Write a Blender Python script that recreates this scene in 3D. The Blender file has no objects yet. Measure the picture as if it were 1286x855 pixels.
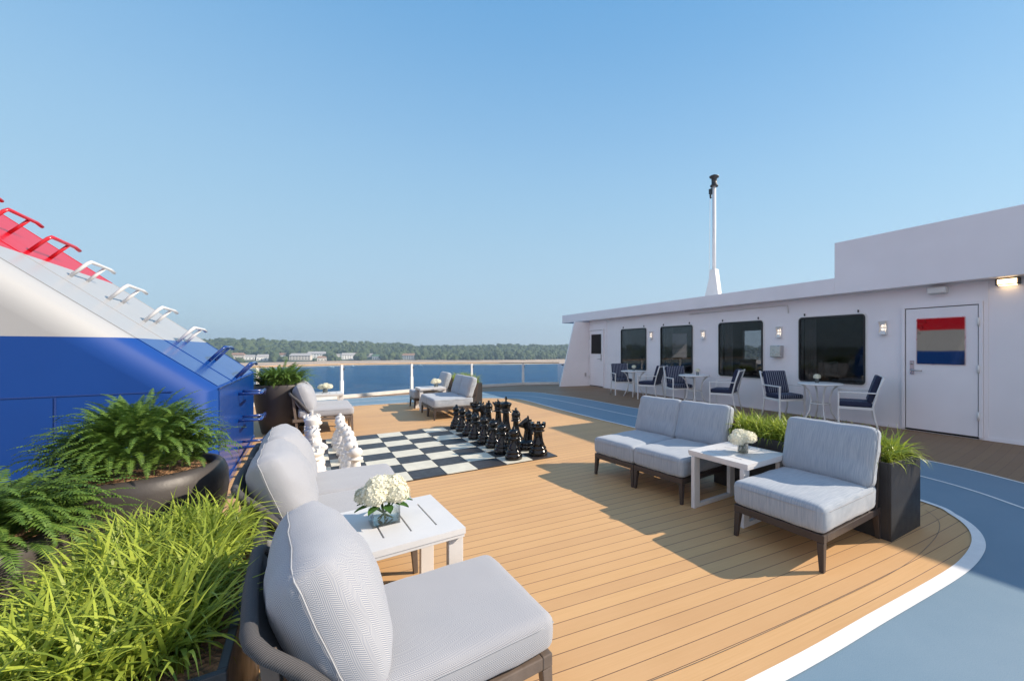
import bpy, math, random
from mathutils import Vector, Matrix, noise
random.seed(7)
R = math.radians
scene = bpy.context.scene
col = scene.collection
FP, CX, HY, HC = 518.0, 735.0, 438.0, 1.35          # focal length (photo px), principal column, eye line, eye height

# ------------------------------------------------------------------ helpers
def G(px, py, z=0.0):
    """point of the deck plane (height z) seen at a photo position"""
    Y = FP*(HC-z)/(py-HY)
    return Vector(((px-CX)*Y/FP, Y, z))
A34 = R(34)
E1 = Vector((math.cos(A34), math.sin(A34), 0))
E2 = Vector((-math.sin(A34), math.cos(A34), 0))

def tag(o, label=None, cat=None, group=None, kind=None):
    if label: o['label'] = label
    if cat: o['category'] = cat
    if group: o['group'] = group
    if kind: o['kind'] = kind
    return o
def thing(name, label, cat, loc=(0,0,0), rz=0, group=None):
    o = bpy.data.objects.new(name, None); col.objects.link(o)
    o.location = loc; o.rotation_euler = (0, 0, rz); o.empty_display_size = .1
    return tag(o, label, cat, group)
def dup(o, parent=None):
    c = o.copy(); col.objects.link(c); c.parent = parent
    for ch in [x for x in o.children]:
        dup(ch, c)
    return c
def place(proto, used, loc, rz, label, group=None):
    o = dup(proto) if used else proto
    o.location = loc; o.rotation_euler = (0, 0, rz); o['label'] = label
    if group: o['group'] = group
    return o

class MB:
    def __init__(s): s.v = []; s.f = []; s.mi = []; s.sm = []
    def add(s, vs, fs, mi=0, smooth=False, M=None):
        n = len(s.v)
        for p in vs:
            p = Vector(p)
            if M is not None: p = M @ p
            s.v.append(p)
        for f in fs:
            s.f.append([i+n for i in f]); s.mi.append(mi); s.sm.append(smooth)
    def box(s, x0, x1, y0, y1, z0, z1, mi=0, M=None):
        vs = [(x0,y0,z0),(x1,y0,z0),(x1,y1,z0),(x0,y1,z0),(x0,y0,z1),(x1,y0,z1),(x1,y1,z1),(x0,y1,z1)]
        s.add(vs, [(0,3,2,1),(4,5,6,7),(0,1,5,4),(1,2,6,5),(2,3,7,6),(3,0,4,7)], mi, False, M)
    def bar(s, a, b, w, h=None, w2=None, h2=None, mi=0, up=(0,0,1)):
        """rectangular bar from a to b; may taper"""
        a = Vector(a); b = Vector(b); h = h or w; w2 = w2 or w; h2 = h2 or h
        d = (b-a).normalized(); u = Vector(up)
        if abs(d.dot(u)) > .95: u = Vector((0,1,0))
        x = d.cross(u).normalized(); y = x.cross(d)
        vs = []
        for p, ww, hh in ((a, w, h), (b, w2, h2)):
            for sx, sy in ((-1,-1),(1,-1),(1,1),(-1,1)): vs.append(p+x*sx*ww/2+y*sy*hh/2)
        s.add(vs, [(3,2,1,0),(4,5,6,7),(0,1,5,4),(1,2,6,5),(2,3,7,6),(3,0,4,7)], mi)
    def tube(s, pts, r, n=10, mi=0, closed=False, cap=True):
        pts = [Vector(p) for p in pts]; N = len(pts)
        rr = r if isinstance(r, (list, tuple)) else [r]*N
        vs = []; px = None
        for i, p in enumerate(pts):
            if closed: d = pts[(i+1) % N]-pts[i-1]
            else: d = pts[min(i+1, N-1)]-pts[max(i-1, 0)]
            d.normalize()
            if px is None:
                u = Vector((0,0,1)) if abs(d.z) < .9 else Vector((1,0,0))
                px = d.cross(u).normalized()
            px = (px-d*px.dot(d)).normalized(); py = d.cross(px)
            for k in range(n):
                a = 2*math.pi*k/n
                vs.append(p+(px*math.cos(a)+py*math.sin(a))*rr[i])
        fs = []
        for i in range(N if closed else N-1):
            j = (i+1) % N
            for k in range(n):
                fs.append((i*n+k, i*n+(k+1) % n, j*n+(k+1) % n, j*n+k))
        if cap and not closed:
            fs.append(tuple(reversed(range(n)))); fs.append(tuple(range((N-1)*n, N*n)))
        s.add(vs, fs, mi, True)
    def lathe(s, prof, n=32, mi=0, c=(0,0,0), cap=True, M=None):
        vs = []; c = Vector(c)
        for r, z in prof:
            for k in range(n):
                a = 2*math.pi*k/n
                vs.append(c+Vector((r*math.cos(a), r*math.sin(a), z)))
        fs = []
        for i in range(len(prof)-1):
            for k in range(n):
                fs.append((i*n+k, i*n+(k+1) % n, (i+1)*n+(k+1) % n, (i+1)*n+k))
        if cap:
            fs.append(tuple(reversed(range(n)))); fs.append(tuple(range((len(prof)-1)*n, len(prof)*n)))
        s.add(vs, fs, mi, True, M)
    def prism(s, poly, z0, z1, mi=0, M=None):
        n = len(poly)
        vs = [(x,y,z0) for x, y in poly]+[(x,y,z1) for x, y in poly]
        fs = [tuple(reversed(range(n))), tuple(range(n, 2*n))]+[(i, (i+1) % n, n+(i+1) % n, n+i) for i in range(n)]
        s.add(vs, fs, mi, False, M)
    def build(s, name, mats, parent=None, bevel=0, seg=2, auto=None):
        me = bpy.data.meshes.new(name)
        me.from_pydata([tuple(p) for p in s.v], [], s.f)
        if not isinstance(mats, (list, tuple)): mats = [mats]
        for m in mats: me.materials.append(m)
        me.polygons.foreach_set('material_index', s.mi)
        me.polygons.foreach_set('use_smooth', s.sm)
        if getattr(s, 'attr', None):
            at_ = me.attributes.new('weave', 'FLOAT_VECTOR', 'POINT'); at_.data.foreach_set('vector', [c_ for w_ in s.attr for c_ in w_])
        me.update()
        o = bpy.data.objects.new(name, me); col.objects.link(o)
        if parent: o.parent = parent
        if bevel:
            b = o.modifiers.new('bevel', 'BEVEL'); b.width = bevel; b.segments = seg; b.limit_method = 'ANGLE'; b.angle_limit = R(40)
            b.harden_normals = False
        return o

# ------------------------------------------------------------------ materials
def mat(name):
    m = bpy.data.materials.new(name); m.use_nodes = True
    nt = m.node_tree
    return m, nt, nt.nodes['Principled BSDF'], nt.nodes['Material Output']
def N(nt, t, **kw):
    n = nt.nodes.new(t)
    for k, v in kw.items():
        if k.startswith('i_'):
            n.inputs[int(k[2:])].default_value = v
        else: setattr(n, k, v)
    return n
def math_(nt, op, a, b=None, c=None, clamp=False):
    n = nt.nodes.new('ShaderNodeMath'); n.operation = op; n.use_clamp = clamp
    for i, x in enumerate((a, b, c)):
        if x is None: continue
        if isinstance(x, (int, float)): n.inputs[i].default_value = x
        else: nt.links.new(x, n.inputs[i])
    return n.outputs[0]
def mixc(nt, fac, a, b):
    n = nt.nodes.new('ShaderNodeMix'); n.data_type = 'RGBA'
    if isinstance(fac, (int, float)): n.inputs[0].default_value = fac
    else: nt.links.new(fac, n.inputs[0])
    for i, x in ((6, a), (7, b)):
        if isinstance(x, tuple): n.inputs[i].default_value = (*x[:3], 1)
        else: nt.links.new(x, n.inputs[i])
    return n.outputs[2]
def noise_n(nt, vec, scale, detail=4, rough=.5):
    n = nt.nodes.new('ShaderNodeTexNoise'); n.inputs['Scale'].default_value = scale
    n.inputs['Detail'].default_value = detail; n.inputs['Roughness'].default_value = rough
    if vec is not None: nt.links.new(vec, n.inputs['Vector'])
    return n.outputs['Fac']
def objc(nt): return nt.nodes.new('ShaderNodeTexCoord').outputs['Object']
def bump(nt, bs, h, strength=.3, dist=.01):
    b = nt.nodes.new('ShaderNodeBump'); b.inputs['Strength'].default_value = strength; b.inputs['Distance'].default_value = dist
    nt.links.new(h, b.inputs['Height']); nt.links.new(b.outputs[0], bs.inputs['Normal'])
def ramp(nt, fac, lo, hi, a=0., b=1.):
    n = nt.nodes.new('ShaderNodeMapRange'); n.inputs[1].default_value = lo; n.inputs[2].default_value = hi
    n.inputs[3].default_value = a; n.inputs[4].default_value = b
    nt.links.new(fac, n.inputs[0]); return n.outputs[0]

def plain(name, c, rough=.5, metal=0, var=.12, scale=6, bmp=0, bscale=80, spec=.5, coat=0):
    m, nt, bs, out = mat(name)
    co = objc(nt)
    f = noise_n(nt, co, scale, 5, .6)
    c2 = tuple(x*(1-var) for x in c); c1 = tuple(min(1, x*(1+var*.6)) for x in c)
    nt.links.new(mixc(nt, ramp(nt, f, .3, .7), c2, c1), bs.inputs['Base Color'])
    nt.links.new(ramp(nt, noise_n(nt, co, scale*2.3, 4), .3, .7, rough*.85, min(1, rough*1.15)), bs.inputs['Roughness'])
    bs.inputs['Metallic'].default_value = metal
    bs.inputs['Specular IOR Level'].default_value = spec
    if coat: bs.inputs['Coat Weight'].default_value = coat; bs.inputs['Coat Roughness'].default_value = .08
    if bmp: bump(nt, bs, noise_n(nt, co, bscale, 3), bmp, .004)
    return m

M = {}
M['white_metal'] = plain('white_powder_coat', (.74,.74,.73), .42, var=.05, bmp=.05, bscale=200)
M['table_white'] = plain('table_white', (.64,.635,.63), .45, var=.05, bmp=.05, bscale=150)
M['house_white'] = plain('deckhouse_paint', (.83,.805,.83), .38, var=.05, scale=1.3, bmp=.12, bscale=3)
M['frame_brown'] = plain('brown_metal', (.052,.039,.034), .42, var=.15, bmp=.05, bscale=200)
M['frame_taupe'] = plain('taupe_frame', (.15,.115,.092), .5, var=.2, scale=14, bmp=.1, bscale=120)
M['planter'] = plain('planter_box', (.028,.029,.032), .5, var=.15, bmp=.08, bscale=120)
M['bowl'] = plain('bowl_stoneware', (.055,.047,.043), .48, var=.2, scale=3, bmp=.15, bscale=60)
M['black_piece'] = plain('black_plastic', (.003,.0028,.0035), .15, var=.3, scale=10, spec=.45, bmp=.02, bscale=30)
M['white_piece'] = plain('white_plastic', (.70,.68,.65), .42, var=.05, scale=10)
M['steel'] = plain('brushed_steel', (.5,.5,.5), .3, metal=1, var=.1)
M['dark_metal'] = plain('dark_metal', (.03,.03,.032), .4, var=.2)
M['rubber'] = plain('black_gasket', (.012,.012,.013), .45, var=.2)
M['red_paint'] = plain('red_enamel', (.52,.012,.025), .3, var=.08, scale=2, coat=.3)
M['blue_paint'] = plain('blue_enamel', (.012,.045,.21), .25, var=.08, scale=2, coat=.4)
M['white_gloss'] = plain('white_enamel', (.66,.66,.66), .3, var=.04, scale=2, coat=.3)
M['sand'] = plain('sand', (.48,.36,.25), .9, var=.2, scale=.05)
M['rock'] = plain('rock', (.17,.16,.15), .9, var=.4, scale=.2)
M['kerb'] = plain('kerb_paint', (.6,.6,.58), .5, var=.1)
M['line'] = plain('line_paint', (.80,.79,.77), .55, var=.07, scale=9, bmp=.1, bscale=200)
M['tile_black'] = plain('tile_black', (.035,.03,.03), .45, var=.25, scale=8, bmp=.1, bscale=120)
M['tile_white'] = plain('tile_white', (.64,.61,.50), .5, var=.12, scale=8, bmp=.1, bscale=120)
M['wood_rail'] = plain('varnished_wood_rail', (.50,.33,.19), .45, var=.2)
M['stem'] = plain('stem', (.09,.16,.04), .6, var=.2)

# flame/lamps
def emis(name, c, s):
    m, nt, bs, out = mat(name)
    bs.inputs['Base Color'].default_value = (*c, 1); bs.inputs['Emission Color'].default_value = (*c, 1)
    bs.inputs['Emission Strength'].default_value = s
    return m
M['lamp_warm'] = emis('lamp_warm', (1, .70, .38), 3.2)
M['lamp_soft'] = emis('lamp_soft', (1, .85, .70), .6)

# dark reflective window glass
def m_pane(name, c, ior, rough=.02, wob=.0):
    m, nt, bs, out = mat(name)
    bs.inputs['Base Color'].default_value = (*c, 1); bs.inputs['Roughness'].default_value = rough
    bs.inputs['IOR'].default_value = ior
    if wob: bump(nt, bs, noise_n(nt, objc(nt), 1.5, 2), wob, .02)
    return m
M['pane'] = m_pane('tinted_window_glass', (.004,.0045,.005), 1.32, .015, .03)
M['door_pane'] = m_pane('mirror_film_glass', (.008,.007,.006), 2.3, .03, .03)
M['house_pane'] = m_pane('house_window', (.03,.04,.05), 1.5, .1)
# clear glass
def m_glass(name, tint, fac):
    m, nt, bs, out = mat(name)
    nt.nodes.remove(bs)
    tr = N(nt, 'ShaderNodeBsdfTransparent'); tr.inputs[0].default_value = (*tint, 1)
    gl = N(nt, 'ShaderNodeBsdfGlossy'); gl.inputs['Roughness'].default_value = .02
    fr = N(nt, 'ShaderNodeFresnel'); fr.inputs[0].default_value = 1.5
    mx = N(nt, 'ShaderNodeMixShader')
    f = math_(nt, 'MULTIPLY', fr.outputs[0], fac)
    nt.links.new(f, mx.inputs[0]); nt.links.new(tr.outputs[0], mx.inputs[1]); nt.links.new(gl.outputs[0], mx.inputs[2])
    nt.links.new(mx.outputs[0], out.inputs[0])
    return m
M['win_glass'] = m_glass('tinted_pane', (.50,.51,.53), .7)
M['rail_glass'] = m_glass('railing_glass', (.80,.93,.985), .4)
M['vase_glass'] = m_glass('vase_glass', (.975,.99,.985), .8)
M['water_vase'] = m_glass('vase_water', (.95,.975,.96), .4)

# leaves with translucency
def m_leaf(name, c1, c2, tr=.35, rough=.45, scale=3):
    m, nt, bs, out = mat(name)
    co = objc(nt)
    geo = N(nt, 'ShaderNodeNewGeometry')
    f = math_(nt, 'ADD', math_(nt, 'MULTIPLY', geo.outputs['Random Per Island'], .65), math_(nt, 'MULTIPLY', noise_n(nt, co, scale, 2), .5), clamp=True)
    c = mixc(nt, f, c1, c2)
    nt.links.new(c, bs.inputs['Base Color']); bs.inputs['Roughness'].default_value = rough
    bs.inputs['Specular IOR Level'].default_value = .25
    t = N(nt, 'ShaderNodeBsdfTranslucent'); nt.links.new(c, t.inputs[0])
    mx = N(nt, 'ShaderNodeMixShader'); mx.inputs[0].default_value = tr
    nt.links.new(bs.outputs[0], mx.inputs[1]); nt.links.new(t.outputs[0], mx.inputs[2]); nt.links.new(mx.outputs[0], out.inputs[0])
    return m
M['grass'] = m_leaf('liriope_leaf', (.04,.105,.012), (.52,.60,.085), .35, .38)
M['fern'] = m_leaf('fern_leaf', (.025,.075,.015), (.17,.28,.05), .3, .5)
M['petal'] = m_leaf('hydrangea_petal', (.70,.68,.50), (.90,.88,.76), .25, .6, 20)
M['leaf'] = m_leaf('bouquet_leaf', (.03,.09,.02), (.08,.18,.04), .2, .4)
M['forest'] = m_leaf('forest_canopy', (.022,.042,.018), (.085,.115,.04), .0, .8, .02)

# mulch
def m_mulch():
    m, nt, bs, out = mat('bark_mulch')
    co = objc(nt)
    v = N(nt, 'ShaderNodeTexVoronoi'); v.inputs['Scale'].default_value = 55; nt.links.new(co, v.inputs['Vector'])
    c = mixc(nt, noise_n(nt, v.outputs['Position'], 30, 1), (.10,.045,.02), (.42,.24,.12))
    nt.links.new(c, bs.inputs['Base Color']); bs.inputs['Roughness'].default_value = .9
    bump(nt, bs, v.outputs['Distance'], .8, .02)
    return m
M['mulch'] = m_mulch()

# upholstery with herringbone weave
def m_fabric(name, axis, hi, lo, period=.0062, colw=.017):
    m, nt, bs, out = mat(name)
    co = objc(nt)
    at_ = N(nt, 'ShaderNodeAttribute', attribute_name='weave')
    sp = N(nt, 'ShaderNodeSeparateXYZ'); nt.links.new(at_.outputs['Vector'], sp.inputs[0])
    x, b, z = sp.outputs
    zig = math_(nt, 'PINGPONG', x, colw)
    ph = math_(nt, 'MULTIPLY', math_(nt, 'ADD', b, zig), 1/period)
    fr = math_(nt, 'PINGPONG', ph, .5)
    th = ramp(nt, fr, .17, .33)
    blot = noise_n(nt, co, 5, 3)
    c_hi = mixc(nt, blot, tuple(v*.93 for v in hi), hi)
    nt.links.new(mixc(nt, th, lo, c_hi), bs.inputs['Base Color'])
    bs.inputs['Roughness'].default_value = .95
    bs.inputs['Sheen Weight'].default_value = .25; bs.inputs['Sheen Roughness'].default_value = .5
    bs.inputs['Specular IOR Level'].default_value = .15
    h = math_(nt, 'ADD', math_(nt, 'MULTIPLY', th, .25), math_(nt, 'MULTIPLY', noise_n(nt, co, 300, 2), .4))
    bump(nt, bs, h, .35, .003)
    return m
M['fab_seat'] = m_fabric('herringbone_seat', 'seat', (.45,.45,.455), (.225,.24,.285), .0066, .022)
M['fab_back'] = m_fabric('herringbone_back', 'back', (.46,.462,.47), (.19,.215,.275), .0068, .022)
M['piping'] = plain('piping_fabric', (.36,.37,.39), .9, var=.1)
# plain light blue-grey upholstery of the right-hand and far pieces
def m_fabric2():
    m, nt, bs, out = mat('blue_grey_weave')
    co = objc(nt)
    sp = N(nt, 'ShaderNodeSeparateXYZ'); nt.links.new(co, sp.inputs[0])
    w = N(nt, 'ShaderNodeTexNoise'); w.inputs['Scale'].default_value = 1
    mp = N(nt, 'ShaderNodeMapping'); mp.inputs['Scale'].default_value = (240, 9, 9); nt.links.new(co, mp.inputs[0]); nt.links.new(mp.outputs[0], w.inputs['Vector'])
    c = mixc(nt, ramp(nt, w.outputs['Fac'], .3, .7), (.27,.315,.37), (.39,.425,.465))
    nt.links.new(c, bs.inputs['Base Color']); bs.inputs['Roughness'].default_value = .95
    bs.inputs['Sheen Weight'].default_value = .25; bs.inputs['Specular IOR Level'].default_value = .15
    bump(nt, bs, math_(nt, 'ADD', w.outputs['Fac'], math_(nt, 'MULTIPLY', noise_n(nt, co, 300, 2), .5)), .3, .003)
    return m
M['fab_plain'] = m_fabric2()
# rope wrap
def m_rope():
    m, nt, bs, out = mat('grey_rope_wrap')
    co = objc(nt)
    sp = N(nt, 'ShaderNodeSeparateXYZ'); nt.links.new(co, sp.inputs[0])
    x, y, z = sp.outputs
    s = math_(nt, 'ADD', math_(nt, 'ADD', x, math_(nt, 'MULTIPLY', y, .6)), math_(nt, 'MULTIPLY', z, .8))
    st = math_(nt, 'PINGPONG', math_(nt, 'MULTIPLY', s, 180), .5)
    c = mixc(nt, ramp(nt, st, .1, .4), (.03,.03,.034), (.115,.112,.115))
    c = mixc(nt, ramp(nt, noise_n(nt, co, 150, 2), .35, .65, 0, .5), c, (.065,.065,.07))
    nt.links.new(c, bs.inputs['Base Color']); bs.inputs['Roughness'].default_value = .9
    bump(nt, bs, st, .7, .004)
    return m
M['rope'] = m_rope()
# navy striped canvas
def m_stripe():
    m, nt, bs, out = mat('navy_striped_canvas')
    co = objc(nt)
    sp = N(nt, 'ShaderNodeSeparateXYZ'); nt.links.new(co, sp.inputs[0])
    st = math_(nt, 'PINGPONG', math_(nt, 'MULTIPLY', sp.outputs[0], 1/.046), .5)
    c = mixc(nt, math_(nt, 'GREATER_THAN', st, .40), (.014,.02,.055), (.30,.34,.42))
    nt.links.new(c, bs.inputs['Base Color']); bs.inputs['Roughness'].default_value = .85
    return m
M['navy'] = m_stripe()

# deck planks
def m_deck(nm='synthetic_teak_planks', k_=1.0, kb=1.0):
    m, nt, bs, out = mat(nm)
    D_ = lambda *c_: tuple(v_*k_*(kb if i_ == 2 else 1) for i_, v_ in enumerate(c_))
    co = objc(nt)
    vr = N(nt, 'ShaderNodeVectorRotate', rotation_type='Z_AXIS'); vr.inputs['Angle'].default_value = -A34
    nt.links.new(co, vr.inputs['Vector'])
    sp = N(nt, 'ShaderNodeSeparateXYZ'); nt.links.new(vr.outputs[0], sp.inputs[0])
    u, v, _ = sp.outputs
    w = ramp(nt, v, 4.5, 1.5, 0, 1)            # clamped
    u1 = math_(nt, 'SUBTRACT', u, 1.0)
    q = math_(nt, 'MULTIPLY', math_(nt, 'MULTIPLY', u1, u1), -.11)
    s = math_(nt, 'MULTIPLY', math_(nt, 'MULTIPLY', w, math_(nt, 'ADD', u1, q)), .158)
    s = math_(nt, 'ADD', v, s)
    k = math_(nt, 'MULTIPLY', s, 1/.098)
    idx = math_(nt, 'FLOOR', k)
    fr = math_(nt, 'FRACT', k)
    d = math_(nt, 'ABSOLUTE', math_(nt, 'SUBTRACT', fr, .5))
    seam = ramp(nt, d, .472, .484)
    wn = N(nt, 'ShaderNodeTexWhiteNoise', noise_dimensions='1D'); nt.links.new(idx, wn.inputs['W'])
    cb = N(nt, 'ShaderNodeCombineXYZ'); nt.links.new(math_(nt, 'MULTIPLY', u, 1.2), cb.inputs[0]); nt.links.new(math_(nt, 'MULTIPLY', s, 60), cb.inputs[1])
    nt.links.new(math_(nt, 'MULTIPLY', wn.outputs['Value'], 30), cb.inputs[2])
    grain = noise_n(nt, cb.outputs[0], 2.2, 5, .6)
    blot = noise_n(nt, co, .9, 4, .55)
    c = mixc(nt, ramp(nt, grain, .3, .7), D_(.55,.325,.138), D_(.615,.37,.170))
    c = mixc(nt, math_(nt, 'MULTIPLY', wn.outputs['Value'], .6), c, D_(.48,.275,.13))
    c = mixc(nt, ramp(nt, blot, .35, .7, 0, .35), c, D_(.66,.43,.23))
    c = mixc(nt, seam, c, (.15,.085,.05))
    nt.links.new(c, bs.inputs['Base Color'])
    nt.links.new(ramp(nt, blot, .3, .7, .5, .68), bs.inputs['Roughness'])
    bs.inputs['Specular IOR Level'].default_value = .35
    h = math_(nt, 'SUBTRACT', math_(nt, 'MULTIPLY', grain, .15), seam)
    bump(nt, bs, h, .35, .004)
    return m
M['deck'] = m_deck(); M['deck_dark'] = m_deck('dark_brown_planks', .42, 1.15)  # second one: same planks in a darker brown
def m_track():
    m, nt, bs, out = mat('blue_rubber_track')
    co = objc(nt)
    f = noise_n(nt, co, 1.1, 5, .6); g = noise_n(nt, co, 260, 2)
    c = mixc(nt, ramp(nt, f, .3, .7), (.115,.205,.285), (.16,.25,.325))
    c = mixc(nt, ramp(nt, g, .35, .65, 0, .35), c, (.27,.345,.40))
    nt.links.new(c, bs.inputs['Base Color']); bs.inputs['Roughness'].default_value = .6
    bs.inputs['Specular IOR Level'].default_value = .4
    bump(nt, bs, g, .35, .003)
    return m
M['track'] = m_track()
def m_sea():
    m, nt, bs, out = mat('sea_water')
    co = objc(nt)
    mp = N(nt, 'ShaderNodeMapping'); mp.inputs['Scale'].default_value = (1, 2.4, 1); nt.links.new(co, mp.inputs[0])
    big = noise_n(nt, mp.outputs[0], .012, 3); mid = noise_n(nt, mp.outputs[0], .22, 7, .72)
    c = mixc(nt, ramp(nt, big, .35, .65), (.002,.048,.17), (.004,.07,.22))
    mp2 = N(nt, 'ShaderNodeMapping'); mp2.inputs['Scale'].default_value = (.05, .16, 1); nt.links.new(co, mp2.inputs[0])
    c = mixc(nt, ramp(nt, noise_n(nt, mp2.outputs[0], 1.0, 6, .7), .35, .65), c, (.012,.105,.27))
    nt.links.new(c, bs.inputs['Base Color']); bs.inputs['Roughness'].default_value = .18
    bs.inputs['IOR'].default_value = 1.17
    bump(nt, bs, mid, 1.0, 4.0)
    return m
M['sea'] = m_sea()
M['hill'] = plain('hill_ground', (.05,.075,.03), .95, var=.3, scale=.02)

# ------------------------------------------------------------------ smooth curves on the deck
def spline(pts, n=10):
    P = [pts[0]*2-pts[1]]+pts+[pts[-1]*2-pts[-2]]
    out = []
    for i in range(1, len(P)-2):
        for k in range(n):
            t = k/n
            a, b, c, d = P[i-1], P[i], P[i+1], P[i+2]
            out.append(.5*((2*b)+(c-a)*t+(2*a-5*b+4*c-d)*t*t+(3*b-a-3*c+d)*t**3))
    out.append(pts[-1]); return out
def sheet(name, poly, z, m):
    from mathutils.geometry import tessellate_polygon
    vs = [Vector((p.x, p.y, z)) for p in poly]
    tris = tessellate_polygon([vs])
    mb = MB()
    fs = []
    for t in tris:
        a, b, c = [vs[i] for i in t]
        fs.append(tuple(t) if (b-a).cross(c-a).z > 0 else tuple(reversed(t)))
    mb.add(vs, fs)
    return tag(mb.build(name, m), kind='structure')
def ribbon(name, pts, w, z, m):
    mb = MB(); vs = []
    ws = w if isinstance(w, list) else [w]*len(pts)
    for i, p in enumerate(pts):
        d = (pts[min(i+1, len(pts)-1)]-pts[max(i-1, 0)]).normalized()
        n = Vector((-d.y, d.x, 0))
        vs += [Vector((p.x, p.y, z))+n*ws[i]/2, Vector((p.x, p.y, z))-n*ws[i]/2]
    mb.add(vs, [(2*i+1, 2*i+3, 2*i+2, 2*i) for i in range(len(pts)-1)])
    return tag(mb.build(name, m), kind='structure')

V2 = lambda x, y: Vector((x, y, 0))
# rail line (deck edge)
RL = [Vector((-10.6,4.2,0)), Vector((-9.6,6.4,0)), Vector((-8.7,8.2,0)), Vector((-7.75,9.75,0)), Vector((-6.66,11.28,0)), Vector((-5.45,12.95,0)), Vector((-3.95,14.35,0)), Vector((-2.34,15.5,0)), Vector((-1.0,15.75,0))]
deck_poly = [p+Vector((-.12,.12,0)) for p in RL]+[Vector((.5,16.6,0)), Vector((2.5,14.5,0)), Vector((10,2,0)), Vector((12,-8,0)), Vector((-9,-8,0)), Vector((-12,2,0))]
sheet('deck', deck_poly, 0, M['deck'])
hull = MB()
hp = [(p.x, p.y) for p in reversed(deck_poly)]
hull.prism(list(reversed(hp)), -20.5, -.01)
tag(hull.build('ship_hull', M['house_white']), kind='structure')

inner_px = [(380,519),(440,510.5),(490,507),(520,505),(565,501.5),(611,500),(634.6,500.4),(656.5,502),(700,513.4),(760,528.4),(785,534.3)]
inner_a = [G(*p) for p in inner_px]
inner_b = [G(*p) for p in [(1163,631),(1198,647),(1221,664),(1229,683),(1217,705),(1188,727),(1107,774),(966,854)]]
last = inner_b[-1]
inner = spline(inner_a+[G(900,562), G(1040,593.5)]+inner_b+[last+Vector((-1.3,-.62,0)), last+Vector((-4.2,-1.7,0))], 8)
outer = spline([G(330,505), G(440,500.5), G(520,495.5), G(610,491.9), G(669,492.7), G(695,495.8), G(730,500.5), G(790,511.4), V2(1.9,8.35), V2(2.7,7.2), V2(3.4,6.1), V2(3.8,5.5), G(1160,577.8), V2(4.28,4.6), G(1286,607.5)]+[V2(4.60,3.1), V2(4.62,1.9), V2(4.5,.6), V2(4.0,-1), V2(2.6,-3.4)], 8)
center = spline([G(330,511), G(440,505), G(520,500), G(610,495.9), G(660,497.2), G(700,502.8), G(790,521.6), V2(1.55,7.45), V2(2.2,6.5), V2(2.8,5.6), V2(3.27,4.9), G(1160.7,599.5), V2(3.68,3.9), G(1286,639)]+[V2(3.72,3.0), V2(3.70,2.3), V2(3.62,1.5), V2(3.3,.4), V2(2.6,-.8), V2(1.2,-2.2)], 8)
sheet('running_track', inner+[Vector((-4,-8,0))]+list(reversed(outer)), .004, M['track'])
wi = []
for p in inner:
    wi.append(.045 if p.y > 3.4 else (.045+(3.4-p.y)/.6*.03 if p.y > 2.8 else .075))
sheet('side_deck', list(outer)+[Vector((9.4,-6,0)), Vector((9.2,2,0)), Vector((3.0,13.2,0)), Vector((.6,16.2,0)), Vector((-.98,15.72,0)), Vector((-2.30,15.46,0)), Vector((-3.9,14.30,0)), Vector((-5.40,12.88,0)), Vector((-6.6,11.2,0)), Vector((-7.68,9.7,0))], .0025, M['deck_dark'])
ribbon('track_border_line', inner, wi, .008, M['line'])
ribbon('track_outer_line', outer, .035, .008, M['line'])
ribbon('track_lane_line', center, .03, .008, M['line'])

# curved margin seam in the deck corner near the planter
seam_pts = spline([G(1162,640), G(1178,653), G(1179,667), G(1168,683), G(1140,707), G(1085,737), G(915,815), G(760,878)], 8)
ribbon('deck_margin_joint', seam_pts, .003, .003, M['frame_taupe'])

# ------------------------------------------------------------------ chess board and pieces
S = .34
Ab = G(519.4, 603.6)
O = Ab-E1*3*S
bd = thing('chess_board', 'large black and white chequered game board lying flat on the tan deck', 'chess board', O, A34)
mb = MB()
mb.box(0, 8*S, 0, 8*S, .0, .009, 0)
mb.build('board_base', M['tile_black'], bd)
mw, mk = MB(), MB()
g = .003
for i in range(8):
    for j in range(8):
        (mk if (i+j) % 2 == (3 % 2) else mw).box(i*S+g, (i+1)*S-g, j*S+g, (j+1)*S-g, .009, .014)
mw.build('pale_squares', M['tile_white'], bd, .0015, 1); mk.build('dark_squares', M['tile_black'], bd, .0015, 1)
def cell(i, j): return O+E1*(i+.5)*S+E2*(j+.5)*S+Vector((0,0,.014))

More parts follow.
